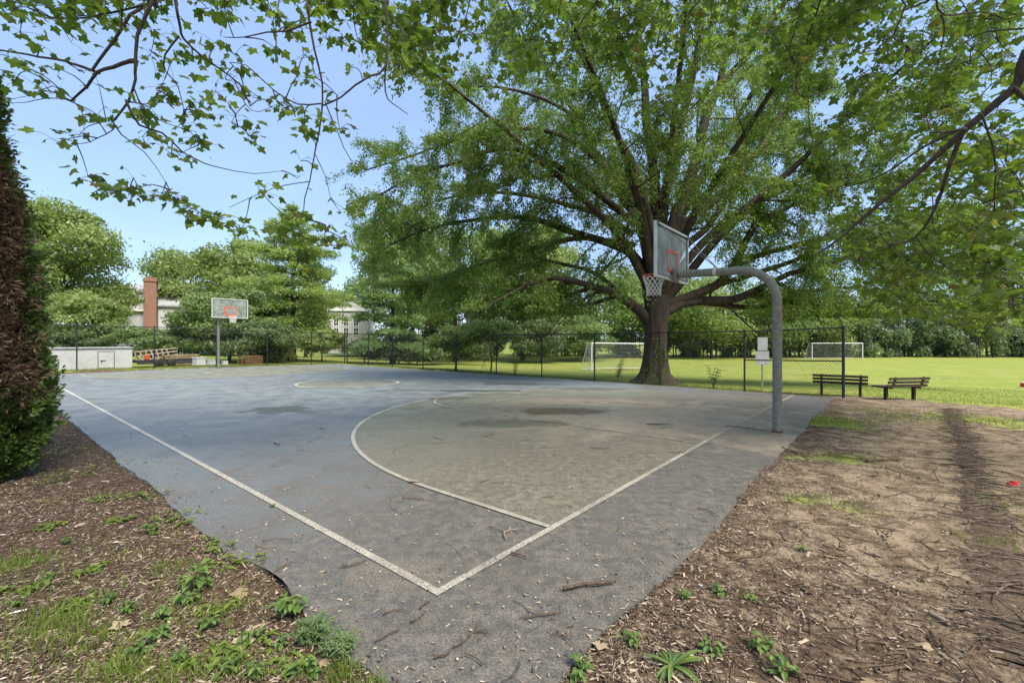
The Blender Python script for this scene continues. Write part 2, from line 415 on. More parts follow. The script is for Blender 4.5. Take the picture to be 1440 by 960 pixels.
def to_world(U, V, dz):
    U = np.asarray(U, float); V = np.asarray(V, float)
    xy = A0 + U[..., None] * EB + V[..., None] * ES
    return np.concatenate([xy, (zc(U) + dz)[..., None]], -1)
def make_court():
    us = np.r_[-0.69, np.arange(-0.6, 15.0, 0.1), 15.05]; vs = np.r_[-1.07, np.arange(-0.95, 28.8, 0.1), 28.9]
    U, V = np.meshgrid(us, vs)
    U = U.copy(); V = V.copy()
    U[:, 0] = edge_left(vs); V[0, :] = edge_near(us); U[0, 0] = edge_left(-1.07)
    nv, nu = U.shape; mb = MB(); i = np.arange(nv - 1)[:, None] * nu + np.arange(nu - 1)[None]
    W = to_world(U, V, 0.0)
    mb.add(W, np.stack([i, i + 1, i + nu + 1, i + nu], -1).reshape(-1, 4))
    ring = np.concatenate([W[0, :], W[1:, -1], W[-1, -2::-1], W[-2:0:-1, 0]])
    low = ring - np.array([0, 0, 0.16]); n = len(ring); j = np.arange(n); j2 = (j + 1) % n
    mb.add(np.concatenate([ring, low]), np.stack([j2, j, j + n, j2 + n], -1))
    o = mb.build('court', M_blue, None); o['kind'] = 'structure'
    # green zones, one sheet above the slab
    z = 0.004; g = MB(); RC = 7.34; R3 = 6.02; VH = 1.6
    def fan_zone(flip):
        a = np.linspace(PI, 0, 73); uu = np.r_[RC - R3, RC + R3 * np.cos(a), RC + R3]; vv = np.r_[0, VH + R3 * np.sin(a), 0]
        rows = 24; L = np.linspace(0, 1, rows)
        # columns across u, each strip from the baseline to the arc
        UU = np.repeat(uu[None, 1:-1], rows, 0); VV = vv[None, 1:-1] * L[:, None]
        if flip: VV = CL - VV
        i = np.arange(rows - 1)[:, None] * UU.shape[1] + np.arange(UU.shape[1] - 1)[None]
        f = np.stack([i, i + 1, i + UU.shape[1] + 1, i + UU.shape[1]], -1).reshape(-1, 4)
        g.add(to_world(UU, VV, z), f[:, ::-1] if flip else f)
    fan_zone(False); fan_zone(True)
    a = np.linspace(0, 2 * PI, 65)[:-1]; L = np.linspace(0.02, 1, 8)
    UU = RC + 1.83 * L[:, None] * np.cos(a); VV = CL / 2 + 1.83 * L[:, None] * np.sin(a); k = np.arange(64)
    i = np.arange(7)[:, None] * 64 + k[None]; i2 = np.arange(7)[:, None] * 64 + ((k + 1) % 64)[None]
    g.add(to_world(UU, VV, z), np.stack([i, i + 64, i2 + 64, i2], -1).reshape(-1, 4))
    o = g.build('court_green_paint', M_green, None); o['kind'] = 'structure'
    # lines
    lm = MB(); W2 = 0.031
    def stroke(pu, pv, w=W2, dz=0.008):
        pu = np.asarray(pu, float); pv = np.asarray(pv, float); tu = np.gradient(pu); tv = np.gradient(pv); l = np.hypot(tu, tv); tu /= l; tv /= l
        U = np.stack([pu - tv * w, pu + tv * w], 1); V = np.stack([pv + tu * w, pv - tu * w], 1); n = len(pu); i = np.arange(n - 1) * 2
        lm.add(to_world(U, V, dz), np.stack([i, i + 1, i + 3, i + 2], -1))
    ln = lambda a, b, n=60: np.linspace(a, b, n)
    stroke(np.full(90, 0.), ln(-W2, CL + W2, 90)); stroke(np.full(90, CW), ln(-W2, CL + W2, 90))
    for vb in (0., CL): stroke(ln(W2, CW - W2), np.full(60, vb), dz=0.0082)
    stroke(ln(W2, RC - 1.9), np.full(60, CL / 2), dz=.0082); stroke(ln(RC + 1.9, CW - W2), np.full(60, CL / 2), dz=.0082)
    stroke(RC + 1.86 * np.cos(ln(0, 2 * PI, 97)), CL / 2 + 1.86 * np.sin(ln(0, 2 * PI, 97)), 0.055, .012)
    for f in (lambda v: v, lambda v: CL - v):
        a = ln(PI, 0, 90); stroke(np.r_[RC - R3, RC - R3, RC + R3 * np.cos(a)[1:-1], RC + R3, RC + R3], np.array([f(q) for q in np.r_[W2, VH, VH + R3 * np.sin(a)[1:-1], VH, W2]]), dz=.012)
        stroke(np.full(30, RC - 1.83), np.array([f(q) for q in ln(W2, 5.79, 30)]), 0.025, .012); stroke(np.full(30, RC + 1.83), np.array([f(q) for q in ln(W2, 5.79, 30)]), 0.025, .012)
        stroke(ln(RC - 1.80, RC + 1.80, 30), np.full(30, f(5.79)), 0.025, .016)
        a = ln(PI, 0, 50); stroke(RC + 1.83 * np.cos(a), np.array([f(5.83 + 1.83 * q) for q in np.sin(a)]), 0.025, .020)
    o = lm.build('court_markings', M_line, None); o['kind'] = 'structure'
make_court()

# ---- sky and light ---------------------------------------------------
SUN_EL, SUN_AZ = math.radians(54), math.radians(140)
world = bpy.data.worlds.new('World'); scene.world = world; world.use_nodes = True
nt = world.node_tree; nt.nodes.clear()
sky = nt.nodes.new('ShaderNodeTexSky'); sky.sky_type = 'NISHITA'; sky.sun_disc = False
sky.sun_elevation = SUN_EL; sky.sun_rotation = SUN_AZ; sky.air_density = 1.0; sky.dust_density = 0.35; sky.ozone_density = 1.0
bg = nt.nodes.new('ShaderNodeBackground'); bg.inputs[1].default_value = SKY = 0.08
wo = nt.nodes.new('ShaderNodeOutputWorld')
# thin high cloud drawn into the sky itself
tc = nt.nodes.new('ShaderNodeTexCoord'); mp = nt.nodes.new('ShaderNodeMapping'); mp.inputs['Scale'].default_value = (1.0, 1.4, 4.0); mp.inputs['Rotation'].default_value = (0.2, 0.1, 0.4)
nz = nt.nodes.new('ShaderNodeTexNoise'); nz.inputs['Scale'].default_value = 1.6; nz.inputs['Detail'].default_value = 7; nz.inputs['Roughness'].default_value = 0.55; nz.inputs['Distortion'].default_value = 0.6
mr = nt.nodes.new('ShaderNodeMapRange'); mr.interpolation_type = 'SMOOTHSTEP'; mr.inputs[1].default_value = 0.40; mr.inputs[2].default_value = 0.80; mr.inputs[3].default_value = 0.76; mr.inputs[4].default_value = 0.93
mx = nt.nodes.new('ShaderNodeMix'); mx.data_type = 'RGBA'; mx.inputs[7].default_value = (0.95, 1.38, 2.25, 1)
nt.links.new(tc.outputs['Generated'], mp.inputs[0]); nt.links.new(mp.outputs[0], nz.inputs['Vector']); nt.links.new(nz.outputs[0], mr.inputs[0])
nt.links.new(mr.outputs[0], mx.inputs[0]); nt.links.new(sky.outputs[0], mx.inputs[6]); nt.links.new(mx.outputs[2], bg.inputs[0]); nt.links.new(bg.outputs[0], wo.inputs[0])
sd = Vector((math.sin(SUN_AZ) * math.cos(SUN_EL), math.cos(SUN_AZ) * math.cos(SUN_EL), math.sin(SUN_EL)))
sl = bpy.data.lights.new('sun', 'SUN'); sl.energy = 1.5; sl.angle = math.radians(28); sl.color = (1.0, 0.93, 0.82)
so = bpy.data.objects.new('sun', sl); C.objects.link(so); so.rotation_euler = sd.to_track_quat('Z', 'Y').to_euler(); so.location = (0, 0, 40)

cam = bpy.data.cameras.new('camera'); cam.sensor_width = 36; cam.lens = FPX / 1440 * 36; cam.clip_start = 0.05; cam.clip_end = 3000
cam.shift_y = (HY - 480.0) / 1440
co = bpy.data.objects.new('camera', cam); C.objects.link(co); co.location = (0, 0, H); co.rotation_euler = (PI / 2, 0, 0); scene.camera = co
scene.view_settings.view_transform = 'Standard'; scene.view_settings.look = 'None'; scene.view_settings.exposure = 2.4; scene.view_settings.gamma = 1.0
cy = scene.cycles if hasattr(scene, 'cycles') else None
scene.render.engine = 'CYCLES'
scene.cycles.use_denoising = True; scene.cycles.max_bounces = 10; scene.cycles.diffuse_bounces = 7; scene.cycles.glossy_bounces = 2
scene.cycles.transmission_bounces = 7; scene.cycles.transparent_max_bounces = 8; scene.cycles.caustics_reflective = False; scene.cycles.caustics_refractive = False
# ================================================================== OBJECTS
M_galv = plain('galvanised_steel', (0.215, 0.208, 0.172), 0.6, 0.2, 0.0, 0.22, 14, 0.15)
M_alum = plain('pale_aluminium', (0.55, 0.55, 0.52), 0.45, 0.5, 0.3, 0.12, 8)
M_orange = plain('orange_paint', (0.62, 0.085, 0.035), 0.45, 0.4, 0, 0.15, 12)
M_black = plain('black_vinyl', (0.016, 0.018, 0.017), 0.5, 0.4, 0, 0.3, 8)
M_rubber = plain('black_gasket', (0.03, 0.03, 0.03), 0.7, 0.3)
M_cord = plain('white_cord', (0.68, 0.66, 0.60), 0.85, 0.2, 0, 0.2, 20)
M_netw = plain('goal_net_cord', (0.62, 0.62, 0.60), 0.85, 0.2)
M_white = plain('white_paint', (0.72, 0.72, 0.70), 0.5, 0.4, 0, 0.08, 3)
M_benchw = plain('dark_stained_wood', (0.045, 0.030, 0.022), 0.7, 0.3, 0, 0.4, 7, 0.4)
def glass_mat():
    t = NT('weathered_acrylic'); p = t.coord()
    n = t.noise(t.vmap(p, (1, 1, 0.6)), 3.0, 7, 0.7, 0.6); n2 = t.noise(p, 30, 4, 0.7)
    f = t.math('MULTIPLY_ADD', n2, 0.10, t.ramp(n, 0.35, 0.75, 0.16, 0.46))
    b = t.bsdf((0.62, 0.65, 0.62), 0.3, 0.5)
    tl = t.n('BsdfTranslucent'); tl.inputs[0].default_value = (.75, .78, .75, 1); mt = t.n('MixShader'); mt.inputs[0].default_value = .5; t.t.links.new(b, mt.inputs[1]); t.t.links.new(tl.outputs[0], mt.inputs[2]); b = mt.outputs[0]
    tr = t.n('BsdfTransparent'); tr.inputs[0].default_value = (0.94, 0.96, 0.95, 1)
    mx = t.n('MixShader'); t.set(mx.inputs[0], f); t.t.links.new(tr.outputs[0], mx.inputs[1]); t.t.links.new(b, mx.inputs[2])
    return t.done(mx.outputs[0])
M_acryl = glass_mat()

# ---- basketball hoops: local +Y points from the pole to the court, origin at the pole foot
def make_hoop(label):
    root = empty('basketball_hoop', (0, 0, 0), 0, label, 'basketball hoop', 'basketball hoops on the court')
    m = MB(); r = 0.078; R = 0.62; zt = 2.985
    a = np.linspace(0, PI / 2 - 0.03, 18)
    path = [(0, 0, -0.2), (0, 0, 0.6), (0, 0, 1.2), (0, 0, 1.8), (0, 0, zt - R)] + [(0, R - R * math.cos(q), zt - R + R * math.sin(q)) for q in a[1:]] + [(0, 1.0, 3.0), (0, 1.4, 3.012), (0, 1.76, 3.022)]
    m.tube(path, r, 20); m.build('pole', M_galv, root, True)
    m = MB(); m.tube([(0, 0, -.02), (0, 0, .05)], r + .012, 20); m.build('base_collar', plain('rusty_collar', (0.12, .075, .05), .8, .2, 0, .4, 20), root)
    yb = 1.90; w, z0, z1 = 0.915, 2.895, 3.975
    m = MB(); fw = 0.05
    for x in (-w + fw / 2, w - fw / 2): m.box((x, yb, (z0 + z1) / 2), (fw, 0.055, z1 - z0))
    for z in (z0 + fw / 2, z1 - fw / 2): m.box((0, yb, z), (2 * w - 2 * fw, 0.055, fw))
    fr = bevel(m.build('backboard_frame', M_alum, root), .005)
    g = MB()
    for x in (-w + fw + .011, w - fw - .011): g.box((x, yb, (z0 + z1) / 2), (.022, .03, z1 - z0 - 2 * fw - .002))
    for z in (z0 + fw + .011, z1 - fw - .011): g.box((0, yb, z), (2 * w - 2 * fw - .046, .03, .022))
    g.build('gasket', M_rubber, fr)
    m = MB(); m.box((0, yb, (z0 + z1) / 2), (2 * w - 2 * fw - .048, .012, z1 - z0 - 2 * fw - .048)); bb = m.build('backboard_panel', M_acryl, root)
    m = MB(); sw, s0, s1, b = .305, 3.06, 3.52, .05
    for y in (yb + .0095, yb - .0095):
        for x in (-sw + b / 2, sw - b / 2): m.box((x, y, (s0 + s1) / 2), (b, .004, s1 - s0))
        for z in (s0 + b / 2, s1 - b / 2): m.box((0, y, z), (2 * sw - 2 * b, .004, b))
    m.build('target_square', M_orange, bb)
    # mounting bracket behind the board and plate in front
    m = MB(); m.box((0, yb - .075, 3.0), (.20, .06, .28)); m.box((0, yb - .038, 2.955), (.5, .018, .05)); bevel(m.build('mounting_bracket', M_galv, root), .006)
    m = MB(); m.box((0, yb + .05, 3.01), (.20, .05, .13)); m.beam((-.05, yb + .07, 2.95), (-.09, yb + .2, 3.035), .016, .016); m.beam((.05, yb + .07, 2.95), (.09, yb + .2, 3.035), .016, .016)
    bevel(m.build('rim_plate', M_orange, root), .004)
    yr = yb + .40; q = np.linspace(0, 2 * PI, 41)
    m = MB(); m.tube(np.c_[.229 * np.cos(q), yr + .229 * np.sin(q), np.full(41, 3.05)], .0105, 8, False); rim = m.build('rim', M_orange, root, True)
    m = MB()
    K = 12; rows = [(.226, 3.035), (.205, 2.955), (.180, 2.88), (.160, 2.81), (.148, 2.745), (.145, 2.68), (.150, 2.62)]
    for k in range(K):
        for s in (1, -1):
            pth = [(rr * math.cos((k + s * .5 * j) * 2 * PI / K), yr + rr * math.sin((k + s * .5 * j) * 2 * PI / K), zz) for j, (rr, zz) in enumerate(rows)]
            m.tube(pth, .0062, 5, False)
    for k in range(K):   # end loops
        pass
    m.build('net', M_cord, rim, True)
    # clamp and the two braces to the upper corners
    m = MB(); m.tube([(0, 1.03, 3.0), (0, 1.09, 3.003)], r + .011, 20); m.box((0, 1.06, 3.10), (.05, .05, .05)); m.build('clamp', M_alum, root)
    for s in (-1, 1):
        m = MB(); m.tube([(s * .025, 1.06, 3.115), (s * .45, 1.47, 3.515), (s * (w - .06), yb - .045, 3.93)], .009, 8); m.box((s * (w - .06), yb - .04, 3.93), (.07, .025, .06)); m.build('brace', M_galv, root)
    return root
hoop = make_hoop('large grey gooseneck basketball hoop standing at the edge of the dirt near the big tree')
p = uv2w(7.34, -.763); hoop.location = (p[0], p[1], -.01); hoop.rotation_euler = (0, 0, math.atan2(ES[1], ES[0]) - PI / 2)
p = uv2w(7.36, CL + .763)
copy_thing(hoop, (p[0], p[1], -.01), math.atan2(-ES[1], -ES[0]) - PI / 2, 'distant basketball hoop at the far end of the court before the bushes')

# ---- chain-link fences
def chain_mesh(mb, p0, p1, h0, h1, zb, pitch=0.085, r=0.0034):
    """diamond wire between two points, straight 45 degree wires, each a thin prism"""
    p0 = np.asarray(p0, float); p1 = np.asarray(p1, float); L = np.linalg.norm(p1 - p0); t = (p1 - p0) / L; nrm = np.array([-t[1], t[0]])
    hm = min(h0, h1)
    s = np.arange(-hm, L + hm, pitch)
    for sg in (1, -1):
        a = s.copy(); b = s + sg * hm; za = np.zeros(len(s)); zbm = np.full(len(s), hm)
        for arr, zar, oth, zoth in ((a, za, b, zbm), (b, zbm, a, za)):
            for lim, cmp in ((0, np.less), (L, np.greater)):
                m = cmp(arr, lim); f = np.where(np.abs(oth - arr) > 1e-9, (lim - arr) / (oth - arr + 1e-12), 0)
                zar[m] = zar[m] + (zoth - zar)[m] * f[m]; arr[m] = lim
        ok = np.abs(a - b) > 0.02; a, b, za, zbm = a[ok], b[ok], za[ok], zbm[ok]
        n = len(a); V = np.empty((n, 6, 3))
        sc = lambda q: h0 / hm + (h1 - h0) / hm * np.clip(q / L, 0, 1)
        for e, (q, z) in enumerate(((a, za), (b, zbm))):
            base = p0[:2] + q[:, None] * t[:2]; zz = zb(base[:, 0], base[:, 1]) + 0.04 + z * sc(q)
            for k in range(3):
                an = k * 2 * PI / 3 + .3; off = nrm[:2] * r * math.cos(an) + t[:2] * -sg * r * math.sin(an) * .7
                V[:, e * 3 + k, :2] = base + off + nrm[:2] * sg * r * 0.9; V[:, e * 3 + k, 2] = zz + r * math.sin(an) * .7
        F = np.array([[0, 1, 4, 3], [1, 2, 5, 4], [2, 0, 3, 5]]); mb.add(V.reshape(-1, 3), (np.arange(n)[:, None, None] * 6 + F[None]).reshape(-1, 4))
def fence(name, label, pts, hs, big=(), rails=(), group='black chain link fences round the court'):
    """pts: post feet in order; hs: heights; rails: spans with a middle rail"""
    root = empty(name, (pts[0][0], pts[0][1], 0), 0, label, 'fence', group); o = np.array([pts[0][0], pts[0][1], 0.])
    gzv = lambda x, y: gz(x, y) + .01
    top = []
    for i, (p, h) in enumerate(zip(pts, hs)):
        z = float(gzv(*p)); r = .042 if i in big else .030; m = MB(); f = np.array([p[0], p[1], z]) - o
        m.tube([f + [0, 0, -.15], f + [0, 0, h * .5], f + [0, 0, h + .03]], r, 10)
        m.tube([f + [0, 0, h + .02], f + [0, 0, h + .05], f + [0, 0, h + .065]], [r * 1.15, r * 1.1, r * .4], 10)
        m.build('post', M_black, root, True); top.append(f + [0, 0, h - .02])
    m = MB(); m.tube(np.array(top), .021, 8); m.build('top_rail', M_black, root, True)
    m = MB(); m.tube(np.array([t - [0, 0, hs[i] - .07] for i, t in enumerate(top)]), .006, 5); m.build('bottom_wire', M_black, root)
    for i in rails:
        m = MB(); m.tube([top[i] - [0, 0, hs[i] * .47], top[i + 1] - [0, 0, hs[i + 1] * .47]], .021, 8); m.build('middle_rail', M_black, root)
    m = MB()
    for i in range(len(pts) - 1):
        a = np.array([*pts[i], 0.]); b = np.array([*pts[i + 1], 0.])
        chain_mesh(m, a, b, hs[i] - .06, hs[i + 1] - .06, gzv)
    ob = m.build('wire_mesh', M_black, root); ob.location = -o
    return root
def on_line(px, u0, v0, u1, v1):
    """where the sight line through photo column px crosses a straight run between two court positions"""
    k = (px - CX) / FPX; a = uv2w(u0, v0); b = uv2w(u1, v1); d = b - a
    s = (k * a[1] - a[0]) / (d[0] - k * d[1]); return a + d * s
SF = (14.95, -1.35, 16.0, 29.0)
side_px = [1186, 1047, 928, 836, 762, 698, 642, 595, 552, 518, 488]
sp_ = [on_line(q, *SF) for q in side_px]
fence('chain_link_fence', 'long black chain link fence passing before the big tree trunk and soccer field', sp_, [2.16, 2.10, 2.08, 2.06, 2.05, 2.05, 2.06, 2.1, 2.15, 2.2, 2.25], big=(0, 10), rails=(0, 9))
FF = (16.0, 29.0, 0.0, 29.35)
far_px = [487, 438, 376, 304, 217, 108, 20]
fp_ = [np.array(on_line(q, *FF)) for q in far_px]; fp_[0] = fp_[0] + np.array([-.12, .02])
fence('chain_link_fence', 'black chain link fence at the far end of court before the white shed', fp_, [2.28, 2.26, 2.28, 2.3, 2.32, 2.34, 2.36], big=(0,), rails=(0,))

# ---- benches (long side along local X, sitter faces local -Y)
def make_bench(label, loc, rz):
    root = empty('park_bench', loc, rz, label, 'bench', 'dark wooden benches by the field')
    W = 1.42
    for i, z in enumerate((.46, .565, .67)):
        m = MB(); m.box((0, .16 + i * .035, z), (W, .038, .075)); bevel(m.build('backrest_slat', M_benchw, root), .006)
    for i, y in enumerate((-.26, -.13, 0)):
        m = MB(); m.box((0, y, .425), (W, .115, .04)); bevel(m.build('seat_slat', M_benchw, root), .006)
    for x in (-.53, .47):
        m = MB(); m.box((x, -.08, .16), (.075, .085, .56)); m.box((x, -.11, .388), (.07, .42, .034)); bevel(m.build('leg', M_benchw, root), .006)
        m = MB(); m.beam((x, .065, .37), (x, .142, .46), .06, .045); m.beam((x, .137, .445), (x, .222, .72), .06, .045); bevel(m.build('back_support', M_benchw, root), .005)
    return root
bx, by = G(1182, 555.5); make_bench('dark slatted bench seen from behind, half behind the fence end post', (bx, by + .05, float(gz(bx, by)) - .02), math.radians(180 - 35))
bx, by = G(1270, 561); make_bench('dark slatted bench right of the fence end, its seat towards the field', (bx, by + .05, float(gz(bx, by)) - .02), math.radians(180 + 10))

# ---- soccer goals
def make_goal(label, left, right, h, depth, back):
    """left/right: ground points of the posts; back: unit vector to the rear"""
    l = np.array(left, float); r = np.array(right, float); root = empty('soccer_goal', tuple((l + r) / 2), 0, label, 'soccer goal', 'soccer goals on the field'); o = (l + r) / 2
    l = l - o; r = r - o; up = np.array([0, 0, h]); bk = np.array([back[0], back[1], 0]) * depth; top_bk = bk * .38
    m = MB(); m.tube([l + [0, 0, -.05], l + up * .5, l + up], .055, 10); m.build('post', M_white, root, True)
    m = MB(); m.tube([r + [0, 0, -.05], r + up * .5, r + up], .055, 10); m.build('post', M_white, root, True)
    m = MB(); m.tube([l + up, r + up], .055, 10); m.build('crossbar', M_white, root, True)
    for e in (l, r):
        m = MB(); m.tube([e + up, e + up + top_bk, e + bk + [0, 0, .03], e + [0, 0, .03]], .028, 8); m.build('side_frame', M_white, root)
    m = MB(); m.tube([l + bk + [0, 0, .03], r + bk + [0, 0, .03]], .028, 8); m.build('rear_bar', M_white, root)
    m = MB(); L = np.linalg.norm(r - l); n = int(L / .14)
    for i in range(n + 1):
        e = l + (r - l) * i / n; m.tube([e + up, e + up + top_bk, e + bk], .0035, 3, False)
    prof = [(np.zeros(3) + up, 0)]
    for j in range(4): q = up + top_bk * (j / 4); m.tube([l + q, r + q], .0035, 3, False)
    for j in range(1, 18):
        q = up + top_bk + (bk - up - top_bk) * j / 18; m.tube([l + q, r + q], .0035, 3, False)
        for e in (l, r):
            f = e + up * (1 - j / 18); m.tube([f, e + q], .0035, 3, False)
    for e in (l, r):
        for j in range(1, 10):
            t = j / 10; m.tube([e + up + top_bk * t, e + bk * t], .0035, 3, False)
    m.build('net', M_netw, root)
    return root
def field_pt(px, d): x = (px - CX) / FPX * d; return np.array([x, d, float(gz(x, d))])
l = field_pt(832, 36.0); r = field_pt(912, 39.0); 
make_goal('white soccer goal with net half hidden behind the big tree trunk', l, field_pt(930, 39.5), 2.2, 1.7, unit(np.array([-.35, .94])))
make_goal('white soccer goal with net standing at the far dark treeline', field_pt(1142, 60.5), field_pt(1213, 60.5), 2.1, 1.8, np.array([.05, 1.0]))

# ---- sign seen from behind, beyond the fence
x, d = G(1074, 547); sg = empty('notice_sign', (x, d + .1, float(gz(x, d))), math.radians(-8), 'pair of blank grey sign panels on a thin post behind the fence', 'sign')
m = MB(); m.box((0, 0, .9), (.05, .035, 1.9)); bevel(m.build('post', M_galv, sg), .004)
M_sgn = plain('sign_back', (.36, .37, .36), .6, .3, .0, .1, 5)
m = MB(); m.box((.0, -.035, 1.67), (.34, .008, .48)); bevel(m.build('upper_panel', M_sgn, sg), .003)
m = MB(); m.box((-.01, -.035, 1.155), (.46, .008, .50)); bevel(m.build('lower_panel', M_sgn, sg), .003)

# ---- low white shed behind the far fence
M_shed = plain('white_siding', (.54, .54, .53), .7, .3, 0, .08, 2.5)
a = np.array(on_line(72, 16, 30.2, 0, 30.5)); b = np.array(on_line(186, 16, 30.2, 0, 30.5)); dv = b - a; L = np.linalg.norm(dv); ang = math.atan2(dv[1], dv[0])
zs = float(gz(*b)) ; c = (a + b) / 2
sh = empty('storage_shed', (c[0], c[1], zs), ang, 'low flat white shed with a small door beyond the far fence', 'shed')
m = MB(); m.box((0, .9, .55), (L, 1.8, 1.14)); 
for i in range(int(L / .3)): m.box((-L / 2 + .15 + i * .3, -.004, .55), (.018, .008, 1.10))
m.build('wall', M_shed, sh)
m = MB(); m.box((0, .9, 1.145), (L + .12, 1.95, .05)); bevel(m.build('roof', plain('shed_roof', (.42, .42, .41), .7), sh), .01)
m = MB(); dx = L / 2 - 1.1; m.box((dx, -.018, .49), (.62, .03, .86)); dr = bevel(m.build('door', M_shed, sh), .004)
m = MB(); fw = .035
for q in (-.33, .33): m.box((dx + q, -.02, .5), (fw, .04, .94))
m.box((dx, -.02, .955), (.62, .04, fw)); m.build('frame', plain('grey_trim', (.2, .2, .2), .6), dr)
m = MB(); m.box((dx - .2, -.05, .42), (.05, .04, .09)); m.box((dx - .12, -.05, .46), (.2, .025, .025)); m.build('latch', M_black, dr)

# ---- clutter behind the far fence
M_rack = plain('weathered_board', (.42, .33, .27), .8, .2, 0, .25, 6)
a = np.array(on_line(193, 16, 30.6, 0, 30.9)); b = np.array(on_line(252, 16, 31.2, 0, 31.6)); dv = b - a; L = np.linalg.norm(dv); ang = math.atan2(dv[1], dv[0])
lf = empty('ladder_frame', (a[0], a[1], float(gz(*a)) + .30), ang, 'leaning pale ladder rack lying behind the far fence beside shed', 'ladder')
for y, z in ((0, .0), (.0, .30), (.1, .55)):
    m = MB(); m.beam((0, y, z + .05), (L, y + .2, z * .7 + .38), .07, .06); m.build('rail', M_rack, lf)
for i in range(7):
    t = i / 6 * .75; m = MB(); m.beam((L * t, -.02, .03 + .3 * t), (L * t - .1, .1, .62 + .12 * t), .05, .045); m.build('rung', M_rack, lf)
jx = np.array(on_line(205, 16, 30.7, 0, 31.0)); j = empty('fuel_can', (jx[0], jx[1], float(gz(*jx)) + .42), ang, 'small orange can on the dark trailer beside the ladder rack', 'can')
m = MB(); m.box((0, -.12, .14), (.22, .15, .28)); bevel(m.build('body', M_orange, j), .03, 3); m = MB(); m.tube([(0, -.12, .27), (.05, -.12, .34), (.1, -.12, .36)], .02, 8); m.build('spout', M_orange, j)
tr = empty('flat_trailer', (a[0], a[1], float(gz(*a))), ang, 'dark flat trailer low on the ground under the ladder rack', 'trailer')
m = MB(); m.box((1.5, .15, .36), (3.4, 1.1, .09)); m.build('bed', plain('dark_steel', (.03, .03, .032), .6), tr)
m = MB(); m.box((1.5, -.38, .25), (3.4, .04, .16)); m.build('side_board', plain('dark_board', (.05, .05, .055), .7), tr)
for q in (.8, 1.55):
    m = MB(); m.lathe([(.02, -.08), (.20, -.08), (.22, -.05), (.22, .05), (.20, .08), (.02, .08)], 18); w = m.build('wheel', M_rubber, tr, True); w.rotation_euler = (PI / 2, 0, 0); w.location = (q, -.45, .22)
lp = np.array(on_line(257, 16, 31.0, 0, 31.3)); t_ = empty('lumber_stack', (lp[0], lp[1], float(gz(*lp))), ang, 'low stack of brown boards beyond the far fence under the bush', 'lumber')
M_lum = plain('brown_board', (.26, .19, .11), .8, .2, 0, .3, 5)
for k in range(5):
    m = MB()
    for q in range(4): m.box((rng.uniform(-.1, .1), q * .2, .12 + k * .13), (2.0, .17, .10))
    m.build('board', M_lum, t_)
M_bin = plain('white_plastic', (.62, .63, .62), .45, .4, 0, .08, 4)
for px, lab, s in ((280, 'white plastic bin left of the far hoop pole behind fence', .9), (297, 'smaller white plastic bin beside the far hoop pole', .65), (316, 'small white bin just right of the far hoop pole', .5)):
    q = np.array(on_line(px, 16, 30.3, 0, 30.5)); r = empty('storage_bin', (q[0], q[1], float(gz(*q))), ang + rng.uniform(-.2, .2), lab, 'bin', 'white bins behind the far fence')
    m = MB(); m.box((0, 0, .28 * s), (.62 * s, .5 * s, .52 * s)); bevel(m.build('body', M_bin, r), .04, 3); m = MB(); m.box((0, 0, .56 * s), (.68 * s, .56 * s, .06 * s)); bevel(m.build('lid', M_bin, r), .015)
q = np.array(on_line(352, 16, 31.2, 0, 31.4)); t_ = empty('pallet_stack', (q[0], q[1], float(gz(*q))), ang, 'reddish brown pallet stack beyond the far fence under leafy shade', 'pallets')
M_pal = plain('reddish_board', (.30, .17, .10), .8, .2, 0, .3, 6)
for k in range(4):
    m = MB()
    for y in (-.4, 0, .4): m.box((0, y, .05 + k * .16), (1.2, .09, .08))
    for x in np.linspace(-.54, .54, 7): m.box((x, 0, .105 + k * .16), (.11, 1.0, .025))
    m.build('pallet', M_pal, t_)

# ---- houses
M_side = plain('grey_white_siding', (.43, .44, .455), .7, .3, 0, .05, 1.5)
M_trim = plain('white_trim', (.75, .75, .74), .6, .3, 0, .05, 2)
M_pane = plain('window_glass', (.05, .06, .07), .12, .6)
M_roof = plain('grey_shingles', (.30, .30, .31), .9, .2, 0, .2, 3)
def brick_mat():
    t = NT('red_brick'); p = t.coord(); b = t.n('TexBrick'); t.set(b.inputs['Vector'], t.vmap(p, (1, 1, 1), (PI / 2, 0, 0)))
    b.inputs['Color1'].default_value = (.21, .095, .07, 1); b.inputs['Color2'].default_value = (.27, .13, .10, 1); b.inputs['Mortar'].default_value = (.32, .28, .25, 1)
    b.inputs['Scale'].default_value = 4.5; b.inputs['Mortar Size'].default_value = .012
    return t.done(t.bsdf(b.outputs[0], .9, .2))
M_brick = brick_mat()
def gable(mb, x0, x1, y0, y1, z0, z1, over=.3, th=.18, along='x'):
    """two roof slabs; the ridge runs along x"""
    ym = (y0 + y1) / 2
    for ya, s in ((y0 - over, 1), (y1 + over, -1)):
        zo = z0 - over * (z1 - z0) / (ym - y0)
        v = []
        for x in (x0 - over, x1 + over):
            v += [(x, ya, zo), (x, ym, z1), (x, ym, z1 + th), (x, ya, zo + th)]
        mb.add(v, [[0, 1, 2, 3], [7, 6, 5, 4], [0, 4, 5, 1], [1, 5, 6, 2], [2, 6, 7, 3], [3, 7, 4, 0]])
